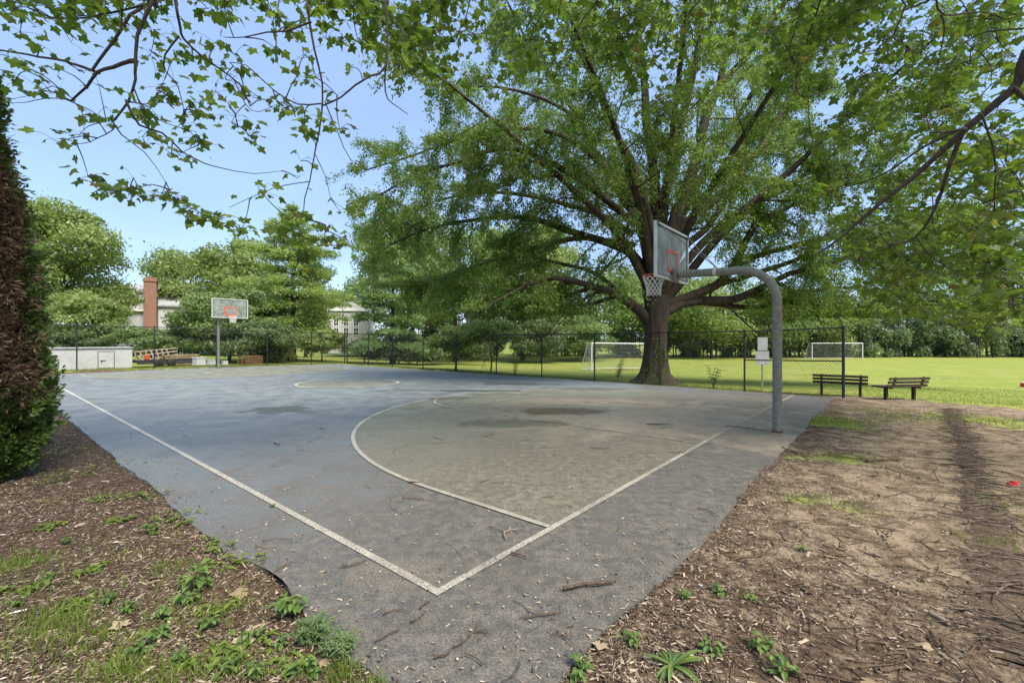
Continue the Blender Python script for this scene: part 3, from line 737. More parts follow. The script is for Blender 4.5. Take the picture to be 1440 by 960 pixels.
def window(parent, x, y, z, w, h, mat_f=None):
    """window on a wall facing local -Y"""
    m = MB(); b = .09
    for q in (-1, 1): m.box((x + q * (w / 2 + b / 2), y - .03, z), (b, .09, h + 2 * b))
    for q in (-1, 1): m.box((x, y - .03, z + q * (h / 2 + b / 2)), (w, .09, b))
    m.box((x, y - .02, z), (w, .05, .05)); m.box((x, y - .025, z), (.05, .05, h))
    f = m.build('window', mat_f or M_trim, parent)
    m = MB(); m.box((x, y + .004, z), (w - .002, .03, h - .002)); m.build('pane', M_pane, f)
def house_left():
    d = 52.0; x0 = (170 - CX) / FPX * d; s = d / FPX
    zt = lambda py: H + (HY - py) * s
    X = lambda px: (px - CX) * s
    c = X(232); rz = math.radians(28)
    r = empty('house', (c, d, 0), rz, 'grey sided house with a tall red brick chimney behind the left hedge', 'house')
    k = 1 / math.cos(rz); L = lambda px: (X(px) - c) * k
    # main block, gable end to the camera
    m = MB(); m.box((L(265), 4.5, zt(447) / 2 + 1.0), (7.6, 9, zt(447) + 2.0)); m.build('wall', M_side, r)
    m = MB(); m.box((L(192), 3.6, zt(437) / 2), (5.4, 7, zt(437))); m.build('wing_wall', M_side, r)
    # side wing: pediment towards the court
    m = MB(); gx = L(192); zb = zt(437); za = zt(411)
    m.add([(gx - 2.7, .05, zb), (gx + 2.7, .05, zb), (gx + 2.7, .05, za), (gx - 2.7, .05, za), (gx - 2.7, 7, zb), (gx + 2.7, 7, zb), (gx + 2.7, 7, za), (gx - 2.7, 7, za)],
          [[0, 1, 2, 3], [7, 6, 5, 4], [3, 2, 6, 7], [1, 5, 6, 2], [4, 0, 3, 7]]); m.build('upper_wall', M_side, r)
    m = MB(); m.beam((gx - 2.9, -.12, zb), (gx + 2.9, -.12, zb), .25, .22); m.beam((gx - 2.9, -.12, za), (gx + 2.9, -.12, za + .1), .3, .28); m.beam((gx - 2.6, -.10, zb + .2), (gx + 2.7, -.10, zt(418)), .2, .30); m.build('trim', M_trim, r)
    m = MB(); gable(m, gx - 2.7, gx + 2.7, 0, 7, za + .1, za + .95); gable(m, L(265) - 3.8, L(265) + 3.8, 0, 9, zt(442) + 1.0, zt(418) + .5); rf = m.build('roof', M_roof, r)
    m = MB(); cxm = L(219); m.box((cxm, -.45, zt(398) / 2), (1.15, .9, zt(398))); m.box((cxm, -.45, zt(396.5)), (1.32, 1.06, .22)); m.box((cxm, -.45, zt(394)), (1.18, .94, .24)); ch = m.build('chimney', M_brick, r)
    m = MB(); m.lathe([(.16, 0), (.15, .22), (.11, .22), (.11, 0)], 12, (cxm, -.45, zt(393))); m.build('chimney_pot', plain('clay_pot', (.2, .1, .07), .8), ch)
    window(r, L(243), 0, zt(451.5), .95, .95); window(r, L(285), 0, zt(451.5), .95, .95)
house_left()
def house_mid():
    d = 66.0; s = d / FPX; zt = lambda py: H + (HY - py) * s; X = lambda px: (px - CX) * s
    c = X(490); rz = math.radians(12); r = empty('house', (c, d, -.3), rz, 'tall white three storey house seen between pine and spruce', 'house')
    L = lambda px: (X(px) - c) / math.cos(rz)
    h = zt(436) + .3
    m = MB(); m.box((0, 4, h / 2), (5.6, 8, h)); m.build('wall', plain('white_render', (.52, .50, .475), .8, .2, 0, .05, 1), r)
    m = MB(); v = []
    for y in (0.03, 7.97): v += [(-2.8, y, h), (2.8, y, h), (0.4, y, h + 1.3)]
    m.add(v, [[0, 1, 4, 3], [1, 2, 5, 4], [2, 0, 3, 5]]); m.add(v, [[0, 2, 1], [3, 4, 5]]); rf = m.build('roof', plain('pale_roof', (.50, .48, .46), .85, .2, 0, .1, 2), r)
    m = MB(); m.beam((-2.9, -.1, h), (2.9, -.1, h), .25, .25); m.build('cornice', M_trim, r)
    for px in (474, 487, 500):
        for py in (453, 466): window(r, L(px), 0, zt(py) + .3, .62, 1.0, M_trim)
house_mid()

# ---- red box on the grass at the right edge, red wrapper on the soil
x, d = G(1440, 543); rb = empty('cooler_box', (x, d, float(gz(x, d))), .3, 'small red box on the sunny grass at the right edge', 'cooler')
m = MB(); m.box((0, 0, .11), (.30, .2, .20)); bevel(m.build('body', plain('red_plastic', (.62, .035, .03), .4), rb), .025, 3)
m = MB(); m.box((0, 0, .225), (.31, .21, .03)); bevel(m.build('lid', plain('pale_plastic', (.62, .55, .5), .4), rb), .01)
x, d = G(1424, 679); m = MB()
for i in range(26):
    a = rng.rand(3) * [.10, .05, .02] - [.05, .025, 0]; q = unit(rng.normal(size=(2, 3))) * .03; m.add([a, a + q[0], a + q[0] + q[1] * .7, a + q[1]], [[0, 1, 2, 3]])
tag(m.build('litter_wrapper', plain('red_foil', (.65, .02, .04), .35), loc=(x, d, float(ground_z(x, d)) + .012)), 'small crumpled red wrapper on bare soil beside the dark strip', 'wrapper')
# ================================================================== VEGETATION
M_bark = barkmat('grey_brown_bark', (0.026, 0.020, 0.015), (0.092, 0.072, 0.053), 5.0, 0.22, 1.0)
M_bark2 = barkmat('dark_bark', (0.030, 0.024, 0.020), (0.11, 0.09, 0.072), 6.0, 0.3, 0.6)
M_bark3 = barkmat('maple_bark', (0.040, 0.032, 0.027), (0.125, 0.10, 0.085), 14.0, 0.5, 0.4)
M_oakleaf = leafmat('oak_leaves', (0.098, 0.158, 0.036), (0.205, 0.275, 0.072), None, 0.5)
M_maple = leafmat('maple_leaves', (0.088, 0.145, 0.032), (0.185, 0.245, 0.052), (0.16, 0.14, 0.05), 0.58, rough=.4)

def limb_path(tr, d0, dep, mode=0):
    """tr: photo trace; depth runs from d0 to d0+dep along it"""
    tr = np.asarray(tr, float); s = np.r_[0, np.cumsum(np.hypot(*np.diff(tr, axis=0).T))]; s /= s[-1]
    return np.array([P3(px, py, d0 + dep * q ** 1.15) for (px, py), q in zip(tr, s)])
def bezier_twig(b, d, L, sag, n=5):
    t = np.linspace(0, 1, n)[:, None]; side = unit(np.cross(d, rand_dir(1)[0])) * rng.uniform(-.18, .18) * L
    return b + d * L * t + side * np.sin(t * PI) + np.array([0, 0, -1.0]) * sag * L * t ** 2

def lance_leaves(P, D, L, W):
    pass

def big_tree():
    d0 = 18.7; x0 = (921 - CX) / FPX * d0; zb = float(gz(x0, d0)) - .02
    root = empty('oak_tree', (x0, d0, zb), 0, 'huge spreading shade tree with thick dark trunk behind the side fence', 'tree'); O = np.array([x0, d0, zb])
    tb = MB()
    # trunk with root flare (irregular rings)
    prof = [(-.15, 1.20), (.02, 1.02), (.18, .76), (.45, .59), (.9, .52), (1.5, .46), (2.1, .46), (2.6, .49), (3.0, .51), (3.5, .47), (4.2, .40)]
    n = 40; rings = []; ang = np.arange(n) * 2 * PI / n
    ph = rng.rand(6) * 6.28
    for z, r in prof:
        fl = max(0, 1 - z / 1.0); wob = 1 + (.16 * fl + .015) * np.sin(5 * ang + ph[0] + z * .3) + (.10 * fl + .012) * np.sin(8 * ang + ph[1]) + .02 * np.sin(13 * ang + ph[2] + z) + .012 * np.sin(21 * ang + ph[3])
        cx_ = .02 * z; rings.append(np.c_[cx_ + r * wob * np.cos(ang), r * wob * np.sin(ang), np.full(n, z)])
    V = np.array(rings); m = len(prof); i0 = np.arange(m - 1)[:, None] * n; j = np.arange(n)[None]; j2 = (j + 1) % n
    tb.add(V.reshape(-1, 3) + O, np.stack([i0 + j, i0 + j2, i0 + n + j2, i0 + n + j], -1).reshape(-1, 4))
    limbs = [  # trace, start depth offset, depth change, r0, r1
        ([(912, 452), (900, 437), (867, 413), (847, 407), (800, 395), (770, 395), (735, 408), (700, 425), (665, 452)], -.1, -3.0, .24, .04),
        ([(860, 410), (830, 405), (792, 418), (755, 432), (728, 448)], -.9, 1.5, .11, .03),
        ([(915, 430), (905, 385), (887, 357), (843, 338), (800, 325), (753, 307), (700, 305), (640, 313), (590, 325), (545, 345)], .1, -1.0, .24, .045),
        ([(920, 420), (912, 360), (897, 300), (880, 305), (847, 277), (780, 233), (713, 210), (640, 230), (580, 250), (520, 285)], .0, -3.5, .22, .04),
        ([(918, 420), (910, 350), (897, 300), (873, 253), (833, 207), (813, 167), (760, 135), (700, 120), (640, 120)], .3, 2.0, .27, .05),
        ([(915, 410), (905, 330), (880, 270), (840, 225), (793, 192), (730, 180), (660, 192), (590, 215), (515, 240)], -.3, 3.5, .22, .04),
        ([(922, 410), (917, 330), (910, 290), (893, 233), (863, 180), (835, 110), (800, 40), (780, -40), (770, -90)], -.2, -3.0, .25, .05),
        ([(924, 410), (924, 330), (921, 280), (917, 233), (908, 173), (905, 120), (895, 30), (890, -60), (880, -160)], .3, 1.0, .30, .06),
        ([(925, 410), (926, 340), (927, 300), (947, 233), (960, 167), (973, 110), (985, 40), (1000, -60), (1010, -150)], -.3, -1.5, .29, .06),
        ([(928, 410), (938, 350), (952, 300), (980, 217), (997, 150), (1013, 117), (1022, 67), (1040, -10), (1060, -100)], .0, .8, .36, .07),
        ([(1008, 125), (1045, 85), (1080, 40), (1120, -20), (1150, -80)], .7, 1.5, .16, .05),
        ([(930, 405), (945, 350), (958, 320), (970, 307), (1030, 260), (1050, 227), (1077, 193), (1107, 133), (1140, 60), (1170, -10)], -.2, 2.5, .24, .05),
        ([(935, 400), (960, 350), (985, 330), (1003, 310), (1030, 262), (1060, 167), (1103, 117), (1150, 60)], .3, 4.5, .18, .05),
        ([(930, 430), (960, 420), (993, 407), (1013, 395), (1030, 373), (1053, 330), (1070, 310), (1093, 300), (1150, 272), (1220, 255), (1300, 250)], .1, -1.5, .23, .04),
        ([(922, 455), (937, 440), (960, 428), (983, 424), (1033, 421), (1060, 413), (1100, 421), (1140, 427), (1222, 431), (1257, 418), (1290, 398), (1350, 385), (1420, 380)], -.1, .8, .24, .045),
        ([(1033, 421), (1070, 405), (1110, 385), (1160, 372), (1230, 350), (1300, 335), (1370, 320)], .0, -2.8, .15, .04),
        ([(933, 425), (960, 395), (1000, 350), (1060, 295), (1110, 265), (1180, 215), (1260, 170), (1350, 130)], .3, 1.0, .20, .04),
        ([(920, 400), (900, 320), (850, 240), (800, 150), (740, 60), (690, -40)], .6, 5.5, .22, .05),
        ([(930, 400), (960, 300), (1020, 190), (1100, 60), (1200, -60)], .6, 5.0, .22, .05),
        ([(880, 420), (840, 385), (800, 372), (740, 360), (680, 368), (620, 392), (585, 420)], -.4, 2.5, .10, .03),
        ([(890, 330), (840, 300), (800, 288), (720, 270), (640, 275), (570, 300), (525, 335)], .2, 1.0, .13, .03),
        ([(893, 345), (820, 335), (760, 345), (700, 362), (640, 380), (590, 400)], .5, 3.0, .12, .03),
        ([(870, 415), (820, 430), (770, 425), (720, 440), (670, 445)], -.4, 3.5, .10, .03),
        ([(1030, 373), (1090, 352), (1180, 332), (1260, 322), (1340, 332), (1400, 350)], .2, 1.0, .13, .03),
        ([(1000, 405), (1060, 385), (1130, 360), (1200, 300), (1290, 290), (1370, 300)], .2, 3.0, .13, .03),
        ([(985, 425), (1060, 432), (1130, 412), (1200, 405), (1290, 425), (1360, 430)], .2, 2.5, .12, .03),
        # limbs that reach over the court
        ([(920, 400), (900, 300), (860, 180), (800, 40), (740, -120)], -.5, -7.0, .20, .04),
        ([(925, 400), (935, 290), (950, 150), (965, 0), (980, -190)], -.5, -8.0, .20, .04),
        ([(930, 400), (985, 290), (1060, 170), (1150, 30), (1260, -120)], -.5, -6.5, .20, .04),
        ([(916, 410), (870, 330), (800, 260), (720, 190), (620, 110), (530, 60)], -.4, -4.5, .20, .04),
        ([(930, 410), (1000, 330), (1090, 260), (1200, 160), (1310, 60), (1400, -20)], -.3, -4.0, .20, .04)]
    leafP, leafD = [], []
    def add_leaves(path, per_m, spread):
        seg = path[1:] - path[:-1]; L = np.linalg.norm(seg, axis=1); n = max(3, int(per_m * L.sum() * rng.uniform(.6, 1.3)))
        k = rng.choice(len(seg), n, p=L / L.sum()); P = path[k] + seg[k] * rng.rand(n, 1)
        leafP.append(P + rng.normal(size=(n, 3)) * spread); leafD.append(unit(seg[k]) * .7 + rand_dir(n))
    for tr, o, dep, r0, r1 in limbs:
        p = smooth_path(limb_path(tr, d0 + o, dep), .45); m = len(p)
        p = p + np.cumsum(rng.normal(size=(m, 3)) * .012, 0)
        t = np.linspace(0, 1, m); R = r1 * .8 + (r0 - r1 * .8) * (1 - t) ** 1.35
        tb.tube(p, R, 10 if r0 > .18 else 7)
        Ltot = m * .45
        for s in np.arange(.22 * Ltot, Ltot, .62):
            i = min(m - 2, int(s / Ltot * (m - 1))); tan = unit(p[i + 1] - p[i]); q = s / Ltot
            outw = p[i] - (O + np.array([0, 0, 6.0])); outw[2] *= .3; outw = unit(outw)
            d = rand_dir(1)[0]; d = unit(d - tan * (d @ tan)); d = unit(d + tan * .75 + outw * .35 + np.array([0, 0, .12]))
            L = rng.uniform(1.5, 3.4) * (1.1 - .45 * q)
            c = bezier_twig(p[i], d, L, rng.uniform(.12, .55), 7); tb.tube(c, np.linspace(max(.012, R[i] * .30), .008, 7), 5, False)
            add_leaves(c[2:], 50, .15)
            for u in np.arange(.25, 1.01, .11):
                e = c[0] * 0 + c[min(6, int(u * 6))]; e = e + (c[min(6, int(u * 6) + 1)] - e) * ((u * 6) % 1)
                td = unit(unit(c[-1] - c[0]) * .6 + rand_dir(1)[0] + np.array([0, 0, -.25]))
                tw = bezier_twig(e, td, rng.uniform(.5, 1.25), rng.uniform(.1, .5), 4); tb.tube(tw, [.007, .006, .004, .003], 3, False)
                add_leaves(tw, 190, .10)
    P = np.concatenate(leafP); D = np.concatenate(leafD); D[:, 2] -= .35
    rax = np.hypot(P[:, 0] - x0, P[:, 1] - d0); keep = (P[:, 2] > 2.7) & (rng.rand(len(P)) < .42 + .58 * sstep(2.0, 6.0, rax))   # the inside of the crown is bare
    P, D = P[keep], D[keep]; n = len(P); print('oak leaves', n)
    cb = MB(); N = rand_dir(n) + np.array([0, 0, .9])
    L = rng.uniform(.07, .155, n); leaf_quads(cb, P - O, D, N, L, L * .40, rng.rand(n))
    tbv = [v - O for v in tb.V]; tb.V = tbv
    tb.build('trunk', M_bark, root, True); cb.build('crown', M_oakleaf, root, attr='tone')
    # ivy climbing the trunk
    iv = MB(); iP = []; st = MB()
    for a0, zt, w in ((-1.75, 1.9, .25), (-1.35, 1.5, .3), (-2.2, .7, .3)):
        path = []
        for z in np.arange(.05, zt, .12):
            a = a0 + w * math.sin(z * 2.1 + a0) - z * .12; r = np.interp(z, [q[0] for q in prof], [q[1] for q in prof]) * 1.05
            path.append([.02 * z + r * math.cos(a), r * math.sin(a), z])
            for k in range(9): iP.append(path[-1] + rng.normal(size=3) * [.06, .03, .06])
        st.tube(path, .007, 4, False)
    iP = np.array(iP); out = unit(iP * [1, 1, 0]); iP += out * .05
    leaf_quads(iv, iP, np.array([0, 0, -1.]) + rng.normal(size=iP.shape) * .5, out + .3 * rng.normal(size=iP.shape), rng.uniform(.05, .10, len(iP)), .06, rng.rand(len(iP)))
    r2 = empty('ivy_vine', tuple(O), 0, 'thin green ivy climbing the foot of the big tree trunk', 'vine'); iv.build('leaves', M_maple, r2, attr='tone'); st.build('stem', M_bark2, r2)
big_tree()

# ------------------------------------------------------------------ maples over the camera
ML = []   # outline of a maple leaf, stalk at the origin, tip along +Y
for a, r in [(-90, .02), (-62, .40), (-40, .42), (-28, .62), (-8, .50), (8, .64), (22, .95), (34, .74), (52, .62), (64, .74), (76, .88), (90, 1.10)]:
    ML.append((math.cos(math.radians(a)) * r, math.sin(math.radians(a)) * r + .12))
ML = np.array(ML + [(-x, y) for x, y in ML[-2:0:-1]])
def maple_leaves(mb, P, D, N, S, tone):
    n = len(P); m = len(ML); D = unit(D); X = unit(np.cross(D, N)); Z = np.cross(X, D)
    bend = .16 * np.abs(ML[:, 0]) ** 1.3 + .05 * ML[:, 1] ** 2
    S = np.broadcast_to(S, (n,))[:, None, None]; asp = rng.uniform(.8, 1.1, (n, 1, 1)); cv = rng.uniform(-1.0, 3.6, (n, 1, 1))
    V = P[:, None] + S * (X[:, None] * ML[None, :, 0:1] * asp + D[:, None] * ML[None, :, 1:2] - Z[:, None] * bend[None, :, None] * cv)
    cen = P[:, None] + S * D[:, None] * .22
    A = np.concatenate([V, cen], 1); k = np.arange(m); F = np.stack([k, (k + 1) % m, np.full(m, m)], -1)
    mb.add(A.reshape(-1, 3), (np.arange(n)[:, None, None] * (m + 1) + F[None]).reshape(-1, 3), np.repeat(tone, m))

def maple(label, trunk_pt, trunk_r, crotch, branches, clusters, areas, overhead):
    root = empty('maple_tree', (trunk_pt[0], trunk_pt[1], float(gz(*trunk_pt))), 0, label, 'tree', 'maples over the near end of court')
    O = np.array(root.location); tb = MB(); lb = MB(); lP, lD, lN, lS = [], [], [], []
    nodes = []
    cr = np.array(crotch, float)
    tb.tube(smooth_path([O + [0, 0, -.2], O + [.05, 0, .5], O * .5 + cr * .5 + [.08, -.05, 0], cr], .4), np.linspace(trunk_r * 1.25, trunk_r * .8, len(smooth_path([O + [0, 0, -.2], O + [.05, 0, .5], O * .5 + cr * .5 + [.08, -.05, 0], cr], .4))), 14)
    def cluster(c, n, rad, size, twig_from=None):
        if twig_from is not None:
            L = np.linalg.norm(c - twig_from); mid = (c + twig_from) / 2 + rng.normal(size=3) * .06 * L + [0, 0, .08 * L]
            q = smooth_path([twig_from, mid, c], .2); tb.tube(q, np.linspace(.008, .0035, len(q)), 4, False)
        off = rng.normal(size=(n, 3)) * rad * [.62, .62, .30]; P = c + off
        out = unit(off * [1, 1, .3] + rng.normal(size=(n, 3)) * .1)
        for i in range(0, n, 2): tb.tube([c, c + off[i] * .6 + [0, 0, .02], P[i]], .0022, 3, False)
        lP.append(P); lD.append(out + np.c_[np.zeros((n, 2)), rng.uniform(-1.1, -.1, n)] * .8); lN.append(np.array([0, 0, 1.]) + rng.normal(size=(n, 3)) * .42); lS.append(size * rng.uniform(.5, 1.25, n))
    for spec in branches:
        tr, da, db, r0, r1, src = spec
        p = limb_path(tr, da, db - da)
        if src is not None:
            s_ = np.array(src, float) if not isinstance(src, str) else cr
            pre = [s_, s_ * .5 + p[0] * .5 + [0, 0, .45]]
            p = np.vstack([pre, p])
        q = smooth_path(p, .14); q = q + np.cumsum(rng.normal(size=q.shape) * .0035, 0); m = len(q)
        R = np.linspace(r0, r1, m) if src is None else np.interp(np.arange(m), [0, m * .5, m], [max(r0 * 1.3, .03), r0, r1])
        tb.tube(q, R, 8 if r0 > .03 else 5); nodes.append(q)
    nd = np.concatenate(nodes)
    todo = [(P3(px, py, d), n, rad, sz) for (px, py, d, n, rad, sz) in clusters]
    for (poly, dlo, dhi, cnt, nl, rad, sz) in areas:
        poly = np.array(poly, float); lo = poly.min(0); hi = poly.max(0); got = 0; 
        while got < cnt:
            px, py = rng.uniform(lo, hi); ins = False; j = len(poly) - 1
            for i in range(len(poly)):
                if (poly[i, 1] > py) != (poly[j, 1] > py) and px < (poly[j, 0] - poly[i, 0]) * (py - poly[i, 1]) / (poly[j, 1] - poly[i, 1]) + poly[i, 0]: ins = not ins
                j = i
            if not ins: continue
            got += 1; todo.append((P3(px, py, rng.uniform(dlo, dhi)), rng.randint(max(2, nl - 5), nl + 6), rad, sz))
    todo.sort(key=lambda q: np.min(np.linalg.norm(nd - q[0], axis=1)))      # twigs grow outwards, each from the nearest wood
    for c, n, rad, sz in todo:
        dd = np.linalg.norm(nd - c, axis=1); dd = dd + np.where(dd < .15, .3, 0); b = nd[np.argmin(dd)]
        cluster(c, n, rad, sz, b); s = np.linspace(.35, 1, max(2, int(np.linalg.norm(c - b) / .15)))[:, None]; nd = np.vstack([nd, b + (c - b) * s])
    for (cx_, cy_, cz_, rx, ry, rz_, n) in overhead:     # unseen part of the crown above the frame, added to shade the ground
        P, D, k = crown_cloud(n, (cx_, cy_, cz_), (rx, ry, rz_), 14, .42)
        lP.append(P); lD.append(rand_dir(n) + [0, 0, -.3]); lN.append(np.array([0, 0, 1.]) + rng.normal(size=(n, 3)) * .5); lS.append(np.full(n, .15))
    P = np.concatenate(lP); n = len(P); print(label[:20], 'leaves', n)
    maple_leaves(lb, P - O, np.concatenate(lD), np.concatenate(lN), np.concatenate(lS), rng.rand(n))
    tb.V = [v - O for v in tb.V]
    tb.build('trunk', M_bark3, root, True); lb.build('crown', M_maple, root, attr='tone')

def zp(lst, s, ox=0, oy=0): return [(ox + x * s, oy + y * s) for x, y in lst]
z1 = 1 / 2.742
B1 = [
    (zp([(575, -60), (570, 0), (520, 130), (512, 250), (510, 300), (480, 385), (430, 455)], z1), 4.7, 5.0, .030, .010, 'c'),
    (zp([(512, 235), (440, 262), (380, 280), (340, 340), (285, 395)], z1), 4.86, 5.3, .022, .012, None),
    (zp([(600, -80), (520, 70), (460, 170), (375, 285)], z1), 5.0, 5.1, .026, .014, 'c'),
    (zp([(-60, 190), (0, 195), (130, 215), (240, 240), (370, 285)], z1), 5.6, 5.1, .009, .017, None),
    (zp([(655, -60), (665, 0), (690, 110), (700, 150), (770, 215), (830, 260), (920, 330), (960, 410)], z1), 4.6, 5.6, .024, .006, 'c'),
    (zp([(690, 140), (640, 210), (640, 270), (690, 330), (715, 420)], z1), 4.7, 5.2, .010, .004, None),
    (zp([(490, 390), (540, 480), (630, 510), (700, 580), (760, 610), (830, 640), (980, 668), (1090, 655)], z1), 4.95, 5.9, .014, .003, None),
    (zp([(430, 455), (470, 520), (560, 590), (640, 700)], z1), 5.0, 5.5, .009, .003, None),
    (zp([(430, 455), (440, 500), (350, 545), (270, 560)], z1), 5.0, 5.4, .007, .003, None),
    (zp([(480, 385), (560, 400), (600, 360), (630, 300)], z1), 4.95, 5.2, .007, .003, None),
    (zp([(515, 330), (560, 420), (640, 470), (760, 500)], z1), 4.9, 5.4, .008, .003, None),
    (zp([(290, 390), (200, 380), (100, 400), (50, 405)], z1), 5.3, 5.8, .007, .003, None),
    (zp([(290, 385), (200, 330), (130, 360), (50, 380)], z1), 5.3, 5.7, .006, .003, None),
    (zp([(285, 395), (315, 430), (320, 500)], z1), 5.3, 5.4, .006, .003, None),
    (zp([(1185, -60), (1190, 0), (1200, 90), (1220, 200), (1245, 330), (1240, 450), (1215, 580), (1190, 700), (1165, 830), (1250, 870)], z1), 4.5, 5.6, .018, .004, 'c'),
    (zp([(1200, 85), (1110, 120), (1030, 130), (940, 150), (860, 145)], z1), 4.6, 5.1, .011, .004, None),
    (zp([(1190, 700), (1100, 715), (1000, 750), (880, 805)], z1), 5.35, 5.7, .006, .003, None),
    (zp([(1240, 400), (1150, 400), (1060, 350), (960, 260), (900, 250)], z1), 5.0, 5.5, .009, .004, None),
    (zp([(900, 300), (950, 400), (1000, 430), (1090, 390)], z1), 5.3, 5.6, .006, .003, None),
    (zp([(1250, 390), (1300, 510), (1350, 620), (1420, 660)], z1), 5.0, 5.5, .007, .003, None),
    (zp([(1215, 590), (1260, 680), (1280, 760), (1330, 800)], z1), 5.3, 5.6, .005, .003, None),
    ([(536, -20), (540, 0), (542, 93), (520, 108), (500, 120), (480, 137), (452, 148)], 4.8, 5.0, .017, .009, 'c'),
    ([(542, 93), (541, 127), (552, 145), (573, 160)], 4.9, 5.3, .010, .004, None),
    ([(20, -40), (60, 20), (110, 28), (160, 20), (205, 10)], 5.6, 4.8, .006, .012, None),
    ([(168, -20), (170, 20), (168, 45)], 4.9, 4.95, .012, .008, None),
    ([(618, -40), (616, 20), (605, 60), (590, 95)], 5.2, 5.6, .012, .004, 'c'),
    ([(700, -40), (672, 0), (680, 30), (700, 60)], 5.6, 6.4, .012, .004, 'c'),
    ([(850, -40), (843, 0), (815, 40), (800, 90), (780, 110)], 5.2, 6.6, .014, .004, 'c')]
CL1 = []
for px, py, n in [(20, 15, 9), (60, 10, 9), (110, 25, 9), (150, 20, 12), (30, 45, 9), (100, 60, 4), (45, 95, 4), (20, 112, 5), (10, 80, 5), (165, 30, 12), (140, 5, 12), (215, 50, 10), (235, 22, 9), (215, 78, 9), (190, 12, 9), (255, 78, 7), (272, 88, 6), (300, 58, 9), (310, 20, 12), (290, 10, 12), (330, 75, 5), (300, 68, 8), (240, 95, 7), (228, 135, 6), (240, 140, 5), (140, 122, 6), (120, 105, 4), (60, 125, 7), (110, 190, 8), (85, 200, 5), (135, 165, 7), (150, 172, 5), (200, 155, 10), (210, 148, 8), (195, 165, 6), (270, 145, 9), (280, 158, 7), (262, 172, 8), (275, 190, 9), (280, 203, 6), (200, 190, 7), (215, 195, 6), (240, 215, 8), (250, 222, 5), (235, 125, 5), (318, 108, 9), (300, 125, 10), (335, 100, 9), (330, 165, 7), (345, 130, 7), (325, 170, 5), (388, 70, 9), (372, 142, 8), (400, 155, 10), (410, 148, 8), (425, 165, 8), (432, 188, 9), (445, 112, 8), (420, 105, 6), (475, 130, 7), (470, 172, 9), (478, 182, 6), (440, 25, 12), (400, 40, 8), (390, 32, 9), (465, 55, 10), (480, 60, 9), (460, 12, 12), (490, 30, 12), (505, 60, 9), (500, 95, 5), (412, 45, 8), (425, 78, 7), (378, 15, 4), (352, 193, 9), (345, 185, 4), (60, 68, 3), (85, 100, 4), (30, 100, 5),
                  (125, 248, 7), (133, 251, 5), (150, 262, 9), (168, 268, 12), (182, 275, 12), (195, 268, 8), (187, 252, 3), (228, 270, 9), (240, 280, 10), (248, 288, 6), (270, 293, 9), (285, 305, 12), (300, 300, 11), (315, 308, 10), (330, 318, 9), (338, 328, 6), (362, 262, 5), (363, 270, 5), (420, 250, 4), (425, 228, 4), (390, 320, 6), (400, 340, 8), (415, 300, 8), (412, 320, 8), (425, 335, 9), (440, 345, 9), (455, 335, 8), (430, 310, 6), (475, 297, 5), (480, 335, 8), (492, 345, 7), (418, 378, 6), (405, 385, 5)]:
    CL1.append((px + rng.normal() * 2, py + rng.normal() * 2, rng.uniform(4.9, 5.9), max(3, int(n * 1.15)), .17, .080))
AR1 = [([(0, -30), (520, -30), (520, 8), (330, 22), (150, 18), (0, 40)], 4.8, 6.2, 46, 9, .20, .09),
       ([(500, -30), (650, -30), (660, 60), (640, 110), (590, 120), (545, 90), (520, 40)], 5.2, 7.5, 60, 10, .24, .095),
       ([(600, -30), (960, -30), (950, 60), (880, 120), (800, 100), (700, 130), (640, 90)], 6.0, 8.8, 85, 10, .30, .095),
       ([(850, -30), (1030, -30), (1010, 120), (920, 170), (840, 110)], 7.0, 9.6, 55, 10, .32, .095)]
maple('leafy maple reaching down from the upper left edge, bare lower twigs against blue sky', (-2.6, -2.2), .22, (-1.2, .2, 6.2), B1, CL1, AR1,
      [(-3.5, 2.6, 9.8, 5.2, 4.6, 2.2, 2600), (3.6, 4.6, 9.8, 5.0, 3.8, 2.2, 2800)])

s3 = 1 / 3; s6 = .2915
B2 = [
    ([(1500, 40), (1440, 73), (1430, 113), (1403, 140), (1360, 177), (1320, 213), (1280, 247), (1237, 280), (1193, 317), (1165, 340), (1140, 356)], 4.6, 6.3, .050, .010, 'c'),
    ([(1425, 122), (1450, 142), (1490, 160)], 4.7, 4.9, .028, .02, None),
    ([(1358, 180), (1337, 230), (1323, 277), (1307, 313), (1290, 333)], 5.0, 5.8, .026, .012, None),
    ([(1290, 333), (1262, 345), (1227, 357), (1200, 372)], 5.8, 6.3, .009, .004, None),
    ([(1290, 335), (1309, 360), (1338, 380), (1352, 397)], 5.8, 6.2, .009, .004, None),
    ([(1312, 300), (1315, 325), (1330, 340)], 5.7, 5.9, .006, .003, None),
    ([(1355, 182), (1313, 187), (1305, 168), (1280, 163), (1268, 140)], 5.0, 5.6, .012, .004, None),
    ([(1358, 178), (1300, 205), (1240, 245), (1190, 262), (1150, 275)], 5.1, 6.4, .016, .006, None),
    ([(1310, -40), (1313, 0), (1323, 20), (1377, 17), (1407, 27)], 5.0, 5.5, .018, .006, 'c'),
    ([(1323, 20), (1328, 43), (1317, 103)], 5.1, 5.6, .011, .004, None),
    ([(1270, -40), (1267, 13), (1248, 57), (1260, 63), (1275, 80), (1280, 93)], 5.2, 5.9, .016, .005, 'c'),
    ([(1307, 0), (1280, 12), (1268, 16)], 5.1, 5.3, .010, .008, None),
    ([(1155, -40), (1153, 0), (1133, 60), (1120, 100), (1120, 130), (1136, 138)], 6.0, 7.5, .020, .005, 'c'),
    ([(1440, 40), (1385, 45), (1360, 60), (1380, 75)], 5.0, 5.6, .011, .004, None),
    ([(1240, 280), (1230, 290), (1222, 310)], 5.8, 5.9, .006, .003, None),
    ([(1380, 160), (1400, 230), (1400, 300), (1420, 370)], 5.0, 6.0, .012, .004, None)]
